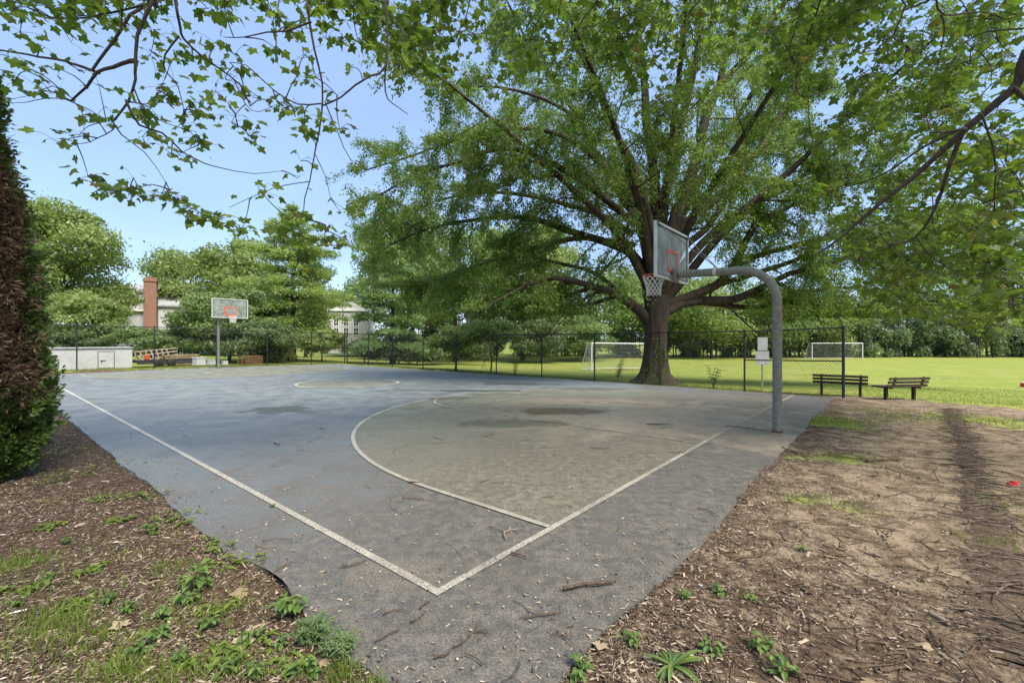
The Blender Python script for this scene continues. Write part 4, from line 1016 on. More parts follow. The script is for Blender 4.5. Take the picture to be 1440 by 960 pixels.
AR2 = [([(1150, -30), (1440, -30), (1450, 130), (1390, 120), (1300, 110), (1240, 140), (1120, 120), (1100, 30)], 5.6, 8.6, 115, 10, .30, .092),
       ([(1000, -30), (1160, -30), (1150, 120), (1080, 130), (1010, 60)], 6.5, 9.0, 32, 10, .30, .092),
       ([(1360, 190), (1450, 200), (1450, 440), (1400, 430), (1340, 400), (1360, 330), (1400, 260)], 5.2, 7.6, 90, 10, .28, .092),
       ([(1210, 120), (1330, 130), (1300, 190), (1240, 240), (1160, 260), (1120, 200)], 6.0, 8.5, 34, 9, .28, .092),
       ([(1150, 270), (1300, 240), (1310, 330), (1330, 400), (1250, 400), (1170, 350)], 6.0, 8.6, 55, 9, .28, .092),
       ([(1190, 330), (1300, 300), (1450, 300), (1450, 468), (1380, 462), (1300, 450), (1230, 435)], 6.5, 11., 120, 10, .34, .10),
       ([(1320, 90), (1450, 90), (1450, 300), (1340, 300), (1290, 200)], 6., 9., 80, 10, .30, .092)]
maple('leafy maple with a thick bare limb slanting in from the upper right edge', (8.6, 2.6), .26, (7.9, 3.4, 5.6), B2, [], AR2,
      [(9.5, 5.2, 9.8, 5.0, 4.2, 2.4, 2300)])

# ------------------------------------------------------------------ arborvitae at the left edge
M_arb = leafmat('arborvitae_green', (0.046, 0.086, 0.023), (0.121, 0.178, 0.039), None, 0.25)
M_dead = leafmat('arborvitae_dead', (0.083, 0.052, 0.034), (0.242, 0.165, 0.108), None, 0.15, (1.1, .9, .7), .8, .1)
def arborvitae():
    x, d = -6.25, 5.35; root = empty('arborvitae', (x, d, float(gz(x, d)) - .02), 0, 'tall columnar evergreen with a dead brown side at the left edge', 'tree')
    zz = [.12, .3, .64, 1.0, 1.35, 1.73, 2.32, 3.16, 3.66, 4.2, 4.6, 4.85, 5.0]; rr = [.26, .42, .54, .60, .62, .52, .46, .34, .25, .14, .07, .03, .01]
    ns = 3400; z = rng.uniform(.1, 4.85, ns * 2); rad = np.interp(z, zz, rr); kp = rng.rand(ns * 2) < (rad + .1) / 1.1; z = z[kp]; rad = rad[kp]; ns = len(z)
    a = rng.rand(ns) * 2 * PI
    lob = (vnoise(a * 1.9, z * 1.3, 31, 1.0) - .5) * .34 + rng.normal(size=ns) * .07
    rf = np.clip(1 - np.abs(rng.normal(size=ns)) * .16, .3, 1.0) + lob * .75
    base = np.c_[np.cos(a) * (rad * rf - .16), np.sin(a) * (rad * rf - .16), z - .10]; out = np.c_[np.cos(a), np.sin(a), np.zeros(ns)]
    tocam = unit(np.array([-x, -d, 0])); perp = np.array([tocam[1], -tocam[0], 0]); f = out @ tocam; edge = out @ perp
    nb = (vnoise(a * 3, z * 1.3, 33, 1.0) - .5)
    zone = sstep(.85, 1.25, z + nb * .7) * sstep(4.3, 3.6, z + nb * .6)
    deadp = zone * sstep(.93, .70, np.abs(edge) + nb * .35) * (f > -.3)
    dsp = deadp > rng.uniform(.15, .6, ns)
    g, b = MB(), MB()
    ax = unit(out * rng.uniform(.55, 1.0, (ns, 1)) + np.array([0, 0, .75]) + rng.normal(size=(ns, 3)) * .28)        # axis of each spray
    tanv = unit(np.cross(ax, out + rng.normal(size=(ns, 3)) * .6)); k = 34; t_ = rng.rand(ns, k); sgn = rng.choice([-1, 1], (ns, k)); Ls = rng.uniform(.15, .30, ns)
    w = sgn * rng.rand(ns, k) * .42 * np.sin(t_ * 2.6 + .25)
    P = base[:, None] + Ls[:, None, None] * (ax[:, None] * t_[..., None] + tanv[:, None] * w[..., None]) + rng.normal(size=(ns, k, 3)) * .010
    D = ax[:, None] * .9 + tanv[:, None] * (sgn * .8)[..., None] + rng.normal(size=(ns, k, 3)) * .25
    N = np.cross(ax, tanv)[:, None] + rng.normal(size=(ns, k, 3)) * .35
    tone = np.clip(rng.rand(ns)[:, None] * .6 + rng.rand(ns, k) * .4, 0, 1); Lg = rng.uniform(.035, .075, (ns, k))
    m = ~dsp; q = lambda A, m: A[m].reshape(-1, 3)
    leaf_quads(g, q(P, m), q(D, m), q(N, m), Lg[m].ravel(), Lg[m].ravel() * .48, tone[m].ravel())
    m = dsp; kk = rng.rand(*Lg[m].shape).ravel() < .75; D[..., 2] -= rng.uniform(.0, .9, (ns, k))
    leaf_quads(b, q(P, m)[kk], q(D, m)[kk], q(N, m)[kk], Lg[m].ravel()[kk] * 1.25, Lg[m].ravel()[kk] * .26, tone[m].ravel()[kk])
    t = MB(); t.tube([(0, 0, -.1), (.03, 0, 1.5), (0, .02, 3.3), (0, 0, 4.8)], [.13, .10, .06, .01], 8)
    for i in range(900):
        zq = rng.uniform(.15, 4.6); aq = rng.rand() * 6.28; r = np.interp(zq, zz, rr) * rng.uniform(.75, 1.0)
        e = np.array([math.cos(aq) * r, math.sin(aq) * r, zq + r * rng.uniform(-.1, .35)]); t.tube([(0, 0, zq - .1), e * [.5, .5, 1] + [0, 0, -.06], e], [.011, .007, .003], 3, False)
    t.build('trunk', M_bark2, root, True); g.build('crown', M_arb, root, attr='tone'); db = b.build('dead_foliage', M_dead, root, attr='tone'); db['label'] = 'dead brown foliage'
arborvitae()

# ------------------------------------------------------------------ trees and bushes behind the fences
L_yel = leafmat('yellow_green_leaves', (0.150, 0.205, 0.060), (0.275, 0.330, 0.118), None, .45)
L_mid = leafmat('mid_green_leaves', (0.112, 0.172, 0.056), (0.215, 0.285, 0.104), None, .42)
L_dark = leafmat('dark_green_leaves', (0.075, 0.114, 0.047), (0.156, 0.205, 0.081), None, .38)
L_blue = leafmat('blue_green_leaves', (0.106, 0.156, 0.085), (0.206, 0.263, 0.144), None, .35)
L_pine = leafmat('pine_needles', (0.190, 0.255, 0.100), (0.315, 0.385, 0.172), None, .5)
L_spru = leafmat('spruce_needles', (0.144, 0.222, 0.108), (0.276, 0.354, 0.186), None, .45)
def place(px, d): x = (px - CX) / FPX * d; return x, d, float(gz(x, d))
def tree_px(name, label, px, d, py_top, half_px, m, n, group=None, base=.15, leaf=.24, **kw):
    x, y, z = place(px, d); h = (H + (HY - py_top) / FPX * d - z) * 1.10; rx = half_px / FPX * d * 1.18
    return make_tree(name, label, x, y, z, h, rx, 0, m, M_bark2, n, leaf, kw.pop('trunk_r', .03 * h * .55), base, group=group, **kw)
GT = 'trees behind the fences'
tree_px('shade_tree', 'tall pale green tree beyond the brown evergreen at the left edge', 62, 42, 286, 96, L_yel, 42000, GT, .06, .26, lobes=46, lobe_r=.30)
tree_px('shade_tree', 'broad pale green tree rising behind the brick chimney', 268, 58, 347, 62, L_yel, 15000, GT, .1, .30, lobes=34, lobe_r=.32)
tree_px('shade_tree', 'pale green tree crown between the chimney tree and the pine', 338, 50, 340, 62, L_yel, 15000, GT, .1, .28, lobes=34, lobe_r=.32)
tree_px('vine_mound', 'rounded vine covered mound of bushes above the white shed', 126, 33.5, 411, 48, L_yel, 15000, None, 0.0, .17, cat='bush', lobes=40, lobe_r=.30, trunk_r=.08)
tree_px('hedge_bush', 'dark hedge bush left of the brick chimney behind the fence', 212, 33.0, 461, 50, L_mid, 10000, 'bushes behind the far fence', 0.0, .16, cat='bush', lobes=34, lobe_r=.30, trunk_r=.06)
tree_px('hedge_bush', 'low dark bush behind the white shed roof at the left', 92, 31.8, 462, 50, L_dark, 9000, 'bushes behind the far fence', 0.0, .15, cat='bush', lobes=30, lobe_r=.30, trunk_r=.06)
tree_px('bushy_tree', 'rounded dense green tree right behind the far hoop board', 322, 34.5, 405, 64, L_mid, 17000, GT, .0, .18, lobes=44, lobe_r=.28, trunk_r=.12)
tree_px('hedge_bush', 'dark rounded bush with low branches right of the far hoop pole', 352, 33.0, 452, 62, L_dark, 12000, 'bushes behind the far fence', 0.02, .16, cat='bush', lobes=36, lobe_r=.30, trunk_r=.08)
tree_px('hedge_bush', 'mid green bush reaching down over the lumber stack left of far hoop', 278, 33.6, 452, 38, L_mid, 9000, 'bushes behind the far fence', 0.02, .16, cat='bush', lobes=30, lobe_r=.30, trunk_r=.08)
tree_px('small_tree', 'small bright green tree inside the far fence corner', 452, 36.5, 463, 32, L_yel, 6000, GT, .16, .17, lobes=22, trunk_r=.06)
tree_px('hedge_bush', 'low leafy bush at the foot of the leaning trunk', 390, 35.0, 490, 26, L_yel, 3000, 'bushes behind the far fence', 0., .15, cat='bush', lobes=16, trunk_r=.04)
tree_px('shade_tree', 'big soft green tree between spruce and the spreading shade tree', 640, 52, 292, 105, L_mid, 26000, GT, .04, .30, lobes=46, lobe_r=.30)
tree_px('shade_tree', 'light green tree seen under the left limbs of the shade tree', 735, 56, 318, 85, L_yel, 20000, GT, .02, .30, lobes=36, lobe_r=.30)
tree_px('shade_tree', 'far pale tree showing above the fence between spruce and trunk', 580, 62, 318, 75, L_yel, 16000, GT, .04, .32, lobes=32)
tree_px('shade_tree', 'green tree behind the soccer goal left of the big trunk', 835, 60, 358, 78, L_mid, 13000, GT, .0, .30, lobes=36)
tree_px('shade_tree', 'bright green tree right of the big trunk at the field edge', 1000, 62, 385, 72, L_yel, 12000, GT, .0, .30, lobes=34)
tree_px('shade_tree', 'mid green tree behind the sign panels at the field edge', 1075, 64, 405, 66, L_mid, 12000, GT, .0, .30, lobes=34)
tree_px('small_tree', 'small tree with thin bare trunk just beyond the side fence', 690, 25.5, 450, 42, L_mid, 6500, GT, .38, .13, lobes=24, trunk_r=.05)
tree_px('small_tree', 'small pale forked tree beyond the side fence near its corner', 640, 27.5, 462, 36, L_yel, 5500, GT, .30, .14, lobes=22, trunk_r=.05)
tree_px('hedge_bush', 'dark rounded bush at the field edge left of soccer goal', 760, 50, 452, 44, L_dark, 9000, 'bushes along the field edge', 0., .22, cat='bush', lobes=32, trunk_r=.06)
tree_px('hedge_bush', 'leafy green bush behind the left end of the soccer goal', 822, 53, 448, 44, L_mid, 9000, 'bushes along the field edge', 0., .22, cat='bush', lobes=32, trunk_r=.06)
tree_px('hedge_bush', 'shadowy bush below the spruce at the fence corner', 575, 38, 478, 50, L_dark, 9000, 'bushes along the field edge', 0., .18, cat='bush', lobes=30, trunk_r=.06)
tree_px('hedge_bush', 'shadowy bush under the soft green tree behind the side fence', 640, 43, 470, 50, L_dark, 9000, 'bushes along the field edge', 0., .19, cat='bush', lobes=30, trunk_r=.06)
tree_px('hedge_bush', 'dark bush left of the spruce trunk behind the fence corner', 512, 38, 478, 26, L_dark, 5000, 'bushes along the field edge', 0., .17, cat='bush', lobes=22, trunk_r=.06)

tree_px('shade_tree', 'green tree directly behind the big trunk at the field edge', 920, 66, 372, 66, L_mid, 13000, GT, .0, .32, lobes=34)
tree_px('shade_tree', 'pale green tree right of the sign at the field edge', 1142, 67, 424, 50, L_yel, 11000, GT, .0, .32, lobes=32)

tree_px('shade_tree', 'soft green tree just behind the pine and left of the white house', 430, 56, 352, 32, L_mid, 11000, GT, .04, .28, lobes=28)
tree_px('shade_tree', 'pale tree far behind the white house left of the layered evergreen', 500, 80, 392, 40, L_mid, 9000, GT, .04, .34, lobes=26)
def conifer(name, label, px, d, py_top, half_px, m, base_z, tiers, flat, trunk_r, lean=0., seed=0, n_leaf=150):
    x, y, z = place(px, d); h = H + (HY - py_top) / FPX * d - z; R = half_px / FPX * d
    root = empty(name, (x, y, z), 0, label, 'tree', GT); tb, lb = MB(), MB()
    sp = smooth_path([(0, 0, -.1), (lean * .3, 0, h * .3), (lean * .2, .1, h * .65), (0, 0, h)], .5); tb.tube(sp, np.linspace(trunk_r, .02, len(sp)), 10)
    Pl, Dl, Nl = [], [], []
    for k in range(tiers):
        t = k / (tiers - 1); zz = base_z * h + (1 - base_z) * h * t ** .95; i = int(zz / h * (len(sp) - 1)); b = sp[i]
        rmax = R * 1.15 * (1 - t ** 1.6) ** .8 * rng.uniform(.6, 1.12) + .3; nb = rng.randint(5, 8); a0 = rng.rand() * 6.28
        for j in range(nb):
            a = a0 + j * 2 * PI / nb + rng.normal() * .25; L = rmax * rng.uniform(.6, 1.1); up = rng.uniform(.0, .30) + .5 * t
            c = np.array([math.cos(a), math.sin(a), 0]); q = np.array([b + c * L * s + np.array([0, 0, L * (up * s - .28 * s * s)]) for s in (0, .35, .7, 1.)]); tb.tube(q, [trunk_r * .28 * (1 - t * .5), .04, .025, .012], 5, False)
            n = int(n_leaf * (L + .3)); s = rng.uniform(.22, 1.05, n); p0 = b + c * (L * s)[:, None] + np.c_[np.zeros((n, 2)), L * (up * s - .28 * s * s)]
            wid = L * .34 * np.sin(np.clip(s, 0, 1) * PI * .85 + .25)
            lat = np.array([-c[1], c[0], 0]); w = rng.normal(size=n) * .55
            P = p0 + lat * (w * wid)[:, None] + rng.normal(size=(n, 3)) * [.10, .10, flat] + [0, 0, .05]
            Pl.append(P); Dl.append(c * .8 + lat * w[:, None] + rng.normal(size=(n, 3)) * .45 + [0, 0, .25]); Nl.append(np.array([0, 0, 1.]) + rng.normal(size=(n, 3)) * .5)
    P = np.concatenate(Pl); n = len(P); print(name, n); L = rng.uniform(.18, .38, n) * (d / 36) ; leaf_quads(lb, P, np.concatenate(Dl), np.concatenate(Nl), L, L * .30, rng.rand(n))
    tb.build('trunk', M_bark2, root, True); lb.build('crown', m, root, attr='tone')
    return root
conifer('pine_tree', 'tall airy light green pine right of the far hoop', 412, 39.5, 296, 70, L_pine, .15, 13, .18, .28, n_leaf=160)
conifer('spruce_tree', 'dark layered evergreen with bare lower trunk at the fence corner', 552, 37.0, 345, 66, L_spru, .19, 9, .13, .26, n_leaf=210)
# leaning trunk beside the pine
x, y, z = place(412, 37); r = empty('leaning_tree', (x, y, z), 0, 'thick dark trunk leaning left at the foot of the pine', 'tree', GT)
m = MB(); q = smooth_path([(0, 0, -.1), (-.25, 0, .7), (-.95, .1, 1.5), (-1.9, .3, 2.2), (-2.6, .4, 3.4)], .25); m.tube(q, np.linspace(.42, .14, len(q)), 12); m.build('trunk', M_bark, r, True)
mb = MB(); P, D, k = crown_cloud(5500, (-2.4, .6, 3.9), (2.3, 1.8, 1.4), 20); leaf_quads(mb, P, rand_dir(len(P)) + [0, 0, -.2], D + .6 * rng.normal(size=P.shape), rng.uniform(.12, .26, len(P)), .11, rng.rand(len(P))); mb.build('crown', L_mid, r, attr='tone')

# far treeline beyond the field: reads as one mass
def treeline():
    mb, tb = MB(), MB()
    for px in np.r_[np.arange(560, 980, 34), np.arange(960, 1560, 22)]:
        for row, dd, hh in ((0, 0., 1.), (1, 5., 1.5)):
            d = (66 + rng.uniform(-1.5, 2.5) + dd) if px > 900 else (68 + rng.uniform(-2, 3) + dd)
            x, y, z = place(px + rng.uniform(-10, 10), d); top = (rng.uniform(396, 424) if px > 1120 else rng.uniform(400, 435)); h = (H + (HY - top) / FPX * d - z) * (1 if row == 0 else 1.12)
            rx = rng.uniform(2.0, 3.4); n = 3400
            P, D, k = crown_cloud(n, (x, y, z + h * .40), (rx, rx * .8, h * .60), 22, .34, flat=.6, bottom=-1.); N = D + .6 * rng.normal(size=P.shape)
            T = unit(np.cross(N, rand_dir(n)) + [0, 0, -.2]); L = rng.uniform(.22, .46, n); leaf_quads(mb, P, T, N, L, L * .55, np.clip(rng.uniform(0, .6) + rng.rand(n) * .4, 0, 1))
            for q in range(2): e = x + rng.uniform(-1, 1); tb.tube([(e, y - .5, z - .1), (e + .1, y, z + h * .7)], [.12, .05], 5, False)
    o = mb.build('treeline', L_blue, None, attr='tone'); o['kind'] = 'stuff'
    t = tb.build('trunk', M_bark2, o)
treeline()
# ================================================================== LITTER, TWIGS, WEEDS, GRASS
def inside_poly(poly, x, y):
    ins = np.zeros(len(x), bool); j = len(poly) - 1
    for i in range(len(poly)):
        a, b = poly[i], poly[j]; c = ((a[1] > y) != (b[1] > y)) & (x < (b[0] - a[0]) * (y - a[1]) / (b[1] - a[1] + 1e-12) + a[0]); ins ^= c; j = i
    return ins
def soil_points(n, margin=.0, seed=0, dmax=14):
    """random places on the bare soil, denser near the camera"""
    out = []
    while sum(map(len, out)) < n:
        d = np.exp(rng.uniform(math.log(1.7), math.log(dmax), 20000)); x = d * rng.uniform(-1.2, 1.2, 20000)
        o = off_court(x, d); u, v = w2uv(x, d); m = (o > margin) & (u < 15.6); out.append(np.c_[x, d][m])
    return np.concatenate(out)[:n]
def chip_mesh(mb, P, L, W, ang, tilt, tone, thick=.004):
    n = len(P); ca, sa = np.cos(ang), np.sin(ang); D = np.c_[ca, sa, np.sin(tilt)]; S = np.c_[-sa, ca, rng.normal(size=n) * .25]; L = L[:, None] / 2; W = W[:, None] / 2
    jit = lambda: rng.uniform(.6, 1.0, (n, 1))
    up = np.array([0, 0, 1.]) * thick
    V = np.stack([P - D * L - S * W * jit(), P + D * L - S * W * jit(), P + D * L * jit() + S * W, P - D * L * jit() + S * W, P + up], 1)
    k = np.arange(n)[:, None, None] * 5; F = np.array([[0, 1, 4], [1, 2, 4], [2, 3, 4], [3, 0, 4]])
    mb.add(V.reshape(-1, 3), (k + F[None]).reshape(-1, 3), np.repeat(tone, 4))
def chipmat():
    t = NT('dead_leaf_and_chip'); r = t.attr('tone'); cr = t.n('ValToRGB'); t.set(cr.inputs[0], r); e = cr.color_ramp
    for pos, c in ((0, (.040, .025, .017)), (.35, (.110, .070, .044)), (.65, (.20, .13, .082)), (.88, (.33, .24, .155)), (1, (.45, .36, .26))):
        q = e.elements[0] if pos == 0 else (e.elements[1] if pos == 1 else e.elements.new(pos)); q.position = pos; q.color = (*c, 1)
    return t.done(t.bsdf(cr.outputs[0], .85, .2))
M_chip = chipmat()
M_twig = barkmat('twig_bark', (0.040, 0.028, 0.019), (0.170, 0.118, 0.078), 30, 1, .5)
M_pale = barkmat('bare_pale_wood', (0.16, 0.115, 0.08), (0.34, 0.27, 0.20), 30, 1, .4)
mb = MB(); Q = soil_points(90000)
o = off_court(Q[:, 0], Q[:, 1]); u, v = w2uv(Q[:, 0], Q[:, 1]); left = u < -.3
dens = np.where(left, .95, .22 + .78 * np.exp(-np.maximum(o, 0) / .5)) * (.35 + 1.0 * vnoise(Q[:, 0], Q[:, 1], 41, 1.3)); Q = Q[rng.rand(len(Q)) < dens]; n = len(Q)
P = np.c_[Q, ground_z(Q[:, 0], Q[:, 1]) + rng.uniform(.003, .014, n)]; L = rng.lognormal(math.log(.021), .5, n); W = L * rng.uniform(.08, .34, n)
chip_mesh(mb, P, np.clip(L, .010, .09), np.clip(W, .004, .035), rng.rand(n) * PI, rng.normal(size=n) * .22, rng.rand(n) ** 1.7)
tag(mb.build('leaf_litter', M_chip, None, attr='tone'), kind='stuff')
# short fine twigs all over the soil
mb = MB(); Q = soil_points(1500, .02, 0, 11)
for x, y in Q:
    L = rng.uniform(.06, .34); a = rng.rand() * PI; s = np.linspace(-.5, .5, 4); b = rng.normal() * .12
    px, py = x + L * (s * math.cos(a) - b * s * s * math.sin(a)), y + L * (s * math.sin(a) + b * s * s * math.cos(a)); r = rng.uniform(.0016, .0045)
    mb.tube(np.c_[px, py, ground_z(px, py) + r + rng.uniform(0, .012, 4)], r, 4, False)
tag(mb.build('twig_litter', M_twig, None), kind='stuff')
# grit and petals on the paint
mb = MB(); n = 1500; d = np.exp(rng.uniform(math.log(1.9), math.log(11), n)); x = d * rng.uniform(-.9, .9, n); m = off_court(x, d) < -.03; x, d = x[m], d[m]; n = len(x); u, v = w2uv(x, d)
chip_mesh(mb, np.c_[x, d, zc(u) + .012], rng.uniform(.008, .035, n), rng.uniform(.004, .014, n), rng.rand(n) * PI, rng.normal(size=n) * .2, np.where(rng.rand(n) < .55, rng.rand(n) * .5, .7 + .3 * rng.rand(n)), .005)
n = 5200; d = np.exp(rng.uniform(math.log(1.8), math.log(13), n)); x = d * rng.uniform(-1.1, 1.1, n); o = off_court(x, d); m = (o < 0) & (rng.rand(n) < np.exp(o / .22)); x, d = x[m], d[m]; n = len(x); u, v = w2uv(x, d)
chip_mesh(mb, np.c_[x, d, zc(u) + .006], rng.uniform(.012, .055, n), rng.uniform(.004, .012, n), rng.rand(n) * PI, rng.normal(size=n) * .2, rng.rand(n) ** 1.4, .004)
tag(mb.build('court_debris', M_chip, None, attr='tone'), kind='stuff')

# dark strip of rooty twigs on the right
c0 = np.array(G(1334, 572)); pts = [np.array(G(*q)) for q in ((1334, 572), (1352, 610), (1368, 660), (1392, 740), (1415, 830), (1450, 940))]
sp5 = smooth_path([np.r_[q, 0] for q in pts], .08)[:, :2]
mb = MB(); m = len(sp5); tg = np.gradient(sp5, axis=0); tg = tg / np.linalg.norm(tg, axis=1)[:, None]; nr = np.c_[-tg[:, 1], tg[:, 0]]
hw = np.linspace(.13, .20, m) * (1 + .7 * (vnoise(np.arange(m) * .35, 0, 51, 1.) - .5))
rows = [(-1., -.02), (-.6, .012), (0, .016), (.6, .012), (1., -.02)]
V = np.stack([np.c_[sp5 + nr * (hw * a)[:, None], ground_z(*(sp5 + nr * (hw * a)[:, None]).T) + h] for a, h in rows], 1); i = np.arange(m - 1)[:, None] * 5 + np.arange(4)[None]
mb.add(V.reshape(-1, 3), np.stack([i, i + 1, i + 6, i + 5], -1).reshape(-1, 4))
st = tag(mb.build('root_strip', barkmat('dark_humus', (.07, .050, .035), (.21, .15, .10), 14, 1, 1.), None, True), kind='stuff')
mb = MB()
for q in range(560):
    i = rng.randint(m); c = sp5[i] + nr[i] * hw[i] * rng.normal() * .62; L = rng.uniform(.10, .42); a = math.atan2(nr[i][1], nr[i][0]) + rng.normal() * .55 + .35; s = np.linspace(-.5, .5, 4); b = rng.normal() * .2
    px, py = c[0] + L * (s * math.cos(a) - b * s * s * math.sin(a)), c[1] + L * (s * math.sin(a) + b * s * s * math.cos(a)); r = rng.choice([.0025, .0035, .005, .0075])
    mb.tube(np.c_[px, py, ground_z(px, py) + .022 + rng.uniform(0, .02, 4)], np.array([.7, 1, 1, .6]) * r, 5, False)
mb.build('roots', barkmat('root_bark', (.045, .033, .025), (.20, .15, .11), 9, 1, .5), st, True)

# fallen sticks: (photo start, photo end, radius, bend, forks, pale, label, group)
ST = [((792, 839), (865, 827), .013, .02, 0, 0, 'thick broken stick lying on the court near its dirt edge', None),
      ((730, 880), (787, 873), .0045, .03, 0, 0, 'long straight thin twig below the thick broken stick on the court', None),
      ((612, 938), (674, 890), .005, -.10, 2, 0, 'curved forked twig at the bottom centre of the court', None),
      ((712, 766), (729, 752), .008, .35, 1, 1, 'pale curved stick piece just inside the near baseline', None),
      ((686, 748), (709, 757), .005, .1, 0, 0, 'thin stick left of the pale curved piece inside the baseline', None),
      ((719, 786), (741, 792), .009, .0, 0, 0, 'short black stick just outside the near baseline', None),
      ((565, 707), (598, 709), .007, .05, 1, 0, 'dark stick lying left of the three point line', None),
      ((575, 683), (590, 684), .014, .0, 0, 1, 'short thick bark piece touching the three point line', None),
      ((480, 806), (514, 797), .006, -.1, 0, 0, 'dark stick just outside the near sideline', None),
      ((538, 875), (578, 871), .004, .2, 1, 0, 'upper bent twig below the court corner', None),
      ((578, 886), (598, 871), .005, -.1, 0, 0, 'slanting dark twig directly under the corner of lines', None),
      ((590, 866), (608, 854), .005, .1, 0, 0, 'small dark twig nearest under the corner of the lines', None),
      ((526, 909), (562, 896), .005, .0, 0, 0, 'straight twig low on the court left of bottom centre', None),
      ((668, 900), (688, 905), .005, .3, 2, 0, 'small forked twig right of the curved forked twig', None),
      ((653, 932), (680, 948), .005, .1, 1, 0, 'twig at the very bottom edge of the court', None),
      ((776, 902), (806, 908), .004, .2, 2, 0, 'thin branching twig near the bottom right edge of the court', None),
      ((385, 627), (394, 630), .010, .0, 0, 0, 'small black stick inside the left sideline', None),
      ((830, 634), (858, 634), .006, -.1, 1, 0, 'dark twig inside the three point area near the lane', None),
      ((608, 618), (625, 623), .005, 0, 0, 0, 'small twig inside the three point arc', 'small twigs inside the three point arc'),
      ((675, 684), (690, 679), .005, 0, 0, 0, 'small twig inside the three point arc', 'small twigs inside the three point arc'),
      ((692, 684), (709, 685), .004, 0, 0, 0, 'small twig inside the three point arc', 'small twigs inside the three point arc'),
      ((766, 705), (780, 704), .004, 0, 0, 0, 'small twig inside the three point arc', 'small twigs inside the three point arc'),
      ((368, 769), (412, 766), .004, .1, 1, 0, 'fine twig on the paint beside the left dirt edge', 'fine twigs beside the left dirt edge'),
      ((360, 773), (388, 778), .004, -.2, 0, 0, 'fine twig on the paint beside the left dirt edge', 'fine twigs beside the left dirt edge'),
      ((383, 808), (412, 800), .005, .1, 1, 0, 'fine twig on the paint beside the left dirt edge', 'fine twigs beside the left dirt edge'),
      ((357, 799), (375, 793), .004, .1, 0, 0, 'fine twig on the paint beside the left dirt edge', 'fine twigs beside the left dirt edge'),
      ((1022, 723), (1040, 728), .007, .1, 0, 0, 'stick crossing the court edge onto the dirt', None),
      ((980, 720), (1012, 727), .006, .15, 0, 0, 'thin stick on the court near its right edge', None),
      ((1030, 782), (1090, 757), .008, -.15, 1, 0, 'bent grey twig on the dirt right of the court edge', None),
      ((1020, 602), (1086, 612), .006, .1, 2, 0, 'scraggly twig lying by the foot of the hoop pole', None),
      ((1100, 628), (1140, 642), .008, .05, 1, 0, 'brown stick on the dirt right of the hoop pole', None),
      ((1110, 630), (1145, 632), .006, -.1, 0, 0, 'second stick crossing the one right of the hoop pole', None),
      ((1218, 645), (1262, 644), .020, .03, 1, 0, 'dark thick piece of bark on the dirt before the benches', None),
      ((1240, 655), (1295, 673), .006, .05, 0, 0, 'thin stick pointing from the bark towards the dark strip', None),
      ((1324, 677), (1322, 664), .006, .1, 0, 0, 'short upright twig stub left of the dark strip', None),
      ((1238, 940), (1320, 945), .009, .1, 1, 0, 'long stick on the dirt at the bottom right', None),
      ((1308, 862), (1335, 878), .018, .0, 0, 1, 'pale flat wood piece on the dirt left of dark strip', None),
      ((1190, 830), (1250, 838), .005, .1, 1, 0, 'brown twig on the middle of the dirt', 'brown twigs in the middle of the dirt'),
      ((1095, 830), (1150, 872), .005, -.1, 0, 0, 'brown twig on the middle of the dirt', 'brown twigs in the middle of the dirt'),
      ((1150, 780), (1194, 779), .005, .1, 1, 0, 'brown twig on the middle of the dirt', 'brown twigs in the middle of the dirt'),
      ((1225, 735), (1260, 742), .006, 0, 0, 0, 'brown twig on the middle of the dirt', 'brown twigs in the middle of the dirt'),
      ((1000, 855), (1016, 860), .006, .3, 1, 0, 'crooked twig among weeds right of the court edge', None),
      ((940, 640), (972, 646), .003, .4, 3, 0, 'fine branched twig standing on the near baseline', None),
      ((285, 790), (330, 770), .006, .1, 0, 0, 'stick on the left litter beside the paint', None),
      ((90, 812), (170, 792), .006, .05, 1, 0, 'long pale stick on the left litter', None)]
for a, b, r, bend, forks, pale, lab, grp in ST:
    ax, ay = G(*a); bx, by = G(*b); n = 7; s = np.linspace(0, 1, n); L = math.hypot(bx - ax, by - ay); t_ = np.array([bx - ax, by - ay]) / L; nn = np.array([-t_[1], t_[0]])
    path = np.array([ax, ay]) + s[:, None] * L * t_ + (np.sin(s * PI) * bend * L + rng.normal(size=n) * .018 * L)[:, None] * nn
    on = off_court(path[:, 0], path[:, 1]) < 0; gzv = np.where(on, zc(w2uv(path[:, 0], path[:, 1])[0]) + .014, ground_z(path[:, 0], path[:, 1])) + r * .9
    up = .13 * s if 'upright' in lab else 0
    P = np.c_[path, gzv + rng.uniform(0, .004, n) + up]; o = P[0].copy(); m = MB(); rr = r * np.linspace(1, .65, n) * rng.uniform(.85, 1.15, n); m.tube(P - o, rr, 7)
    for q in range(forks):
        i = rng.randint(2, n - 1); dd = unit(t_ * .7 + nn * rng.choice([-1, 1]) * .8); e = P[i] - o; l = L * rng.uniform(.2, .4); lift = .06 if 'standing' in lab else .004
        m.tube([e, e + np.r_[dd * l * .5, lift * .5], e + np.r_[dd * l + nn * .01, lift]], [rr[i] * .7, rr[i] * .5, rr[i] * .3], 5)
    tag(m.build('stick', M_pale if pale else M_twig, None, True, loc=tuple(o)), lab, 'stick', grp)

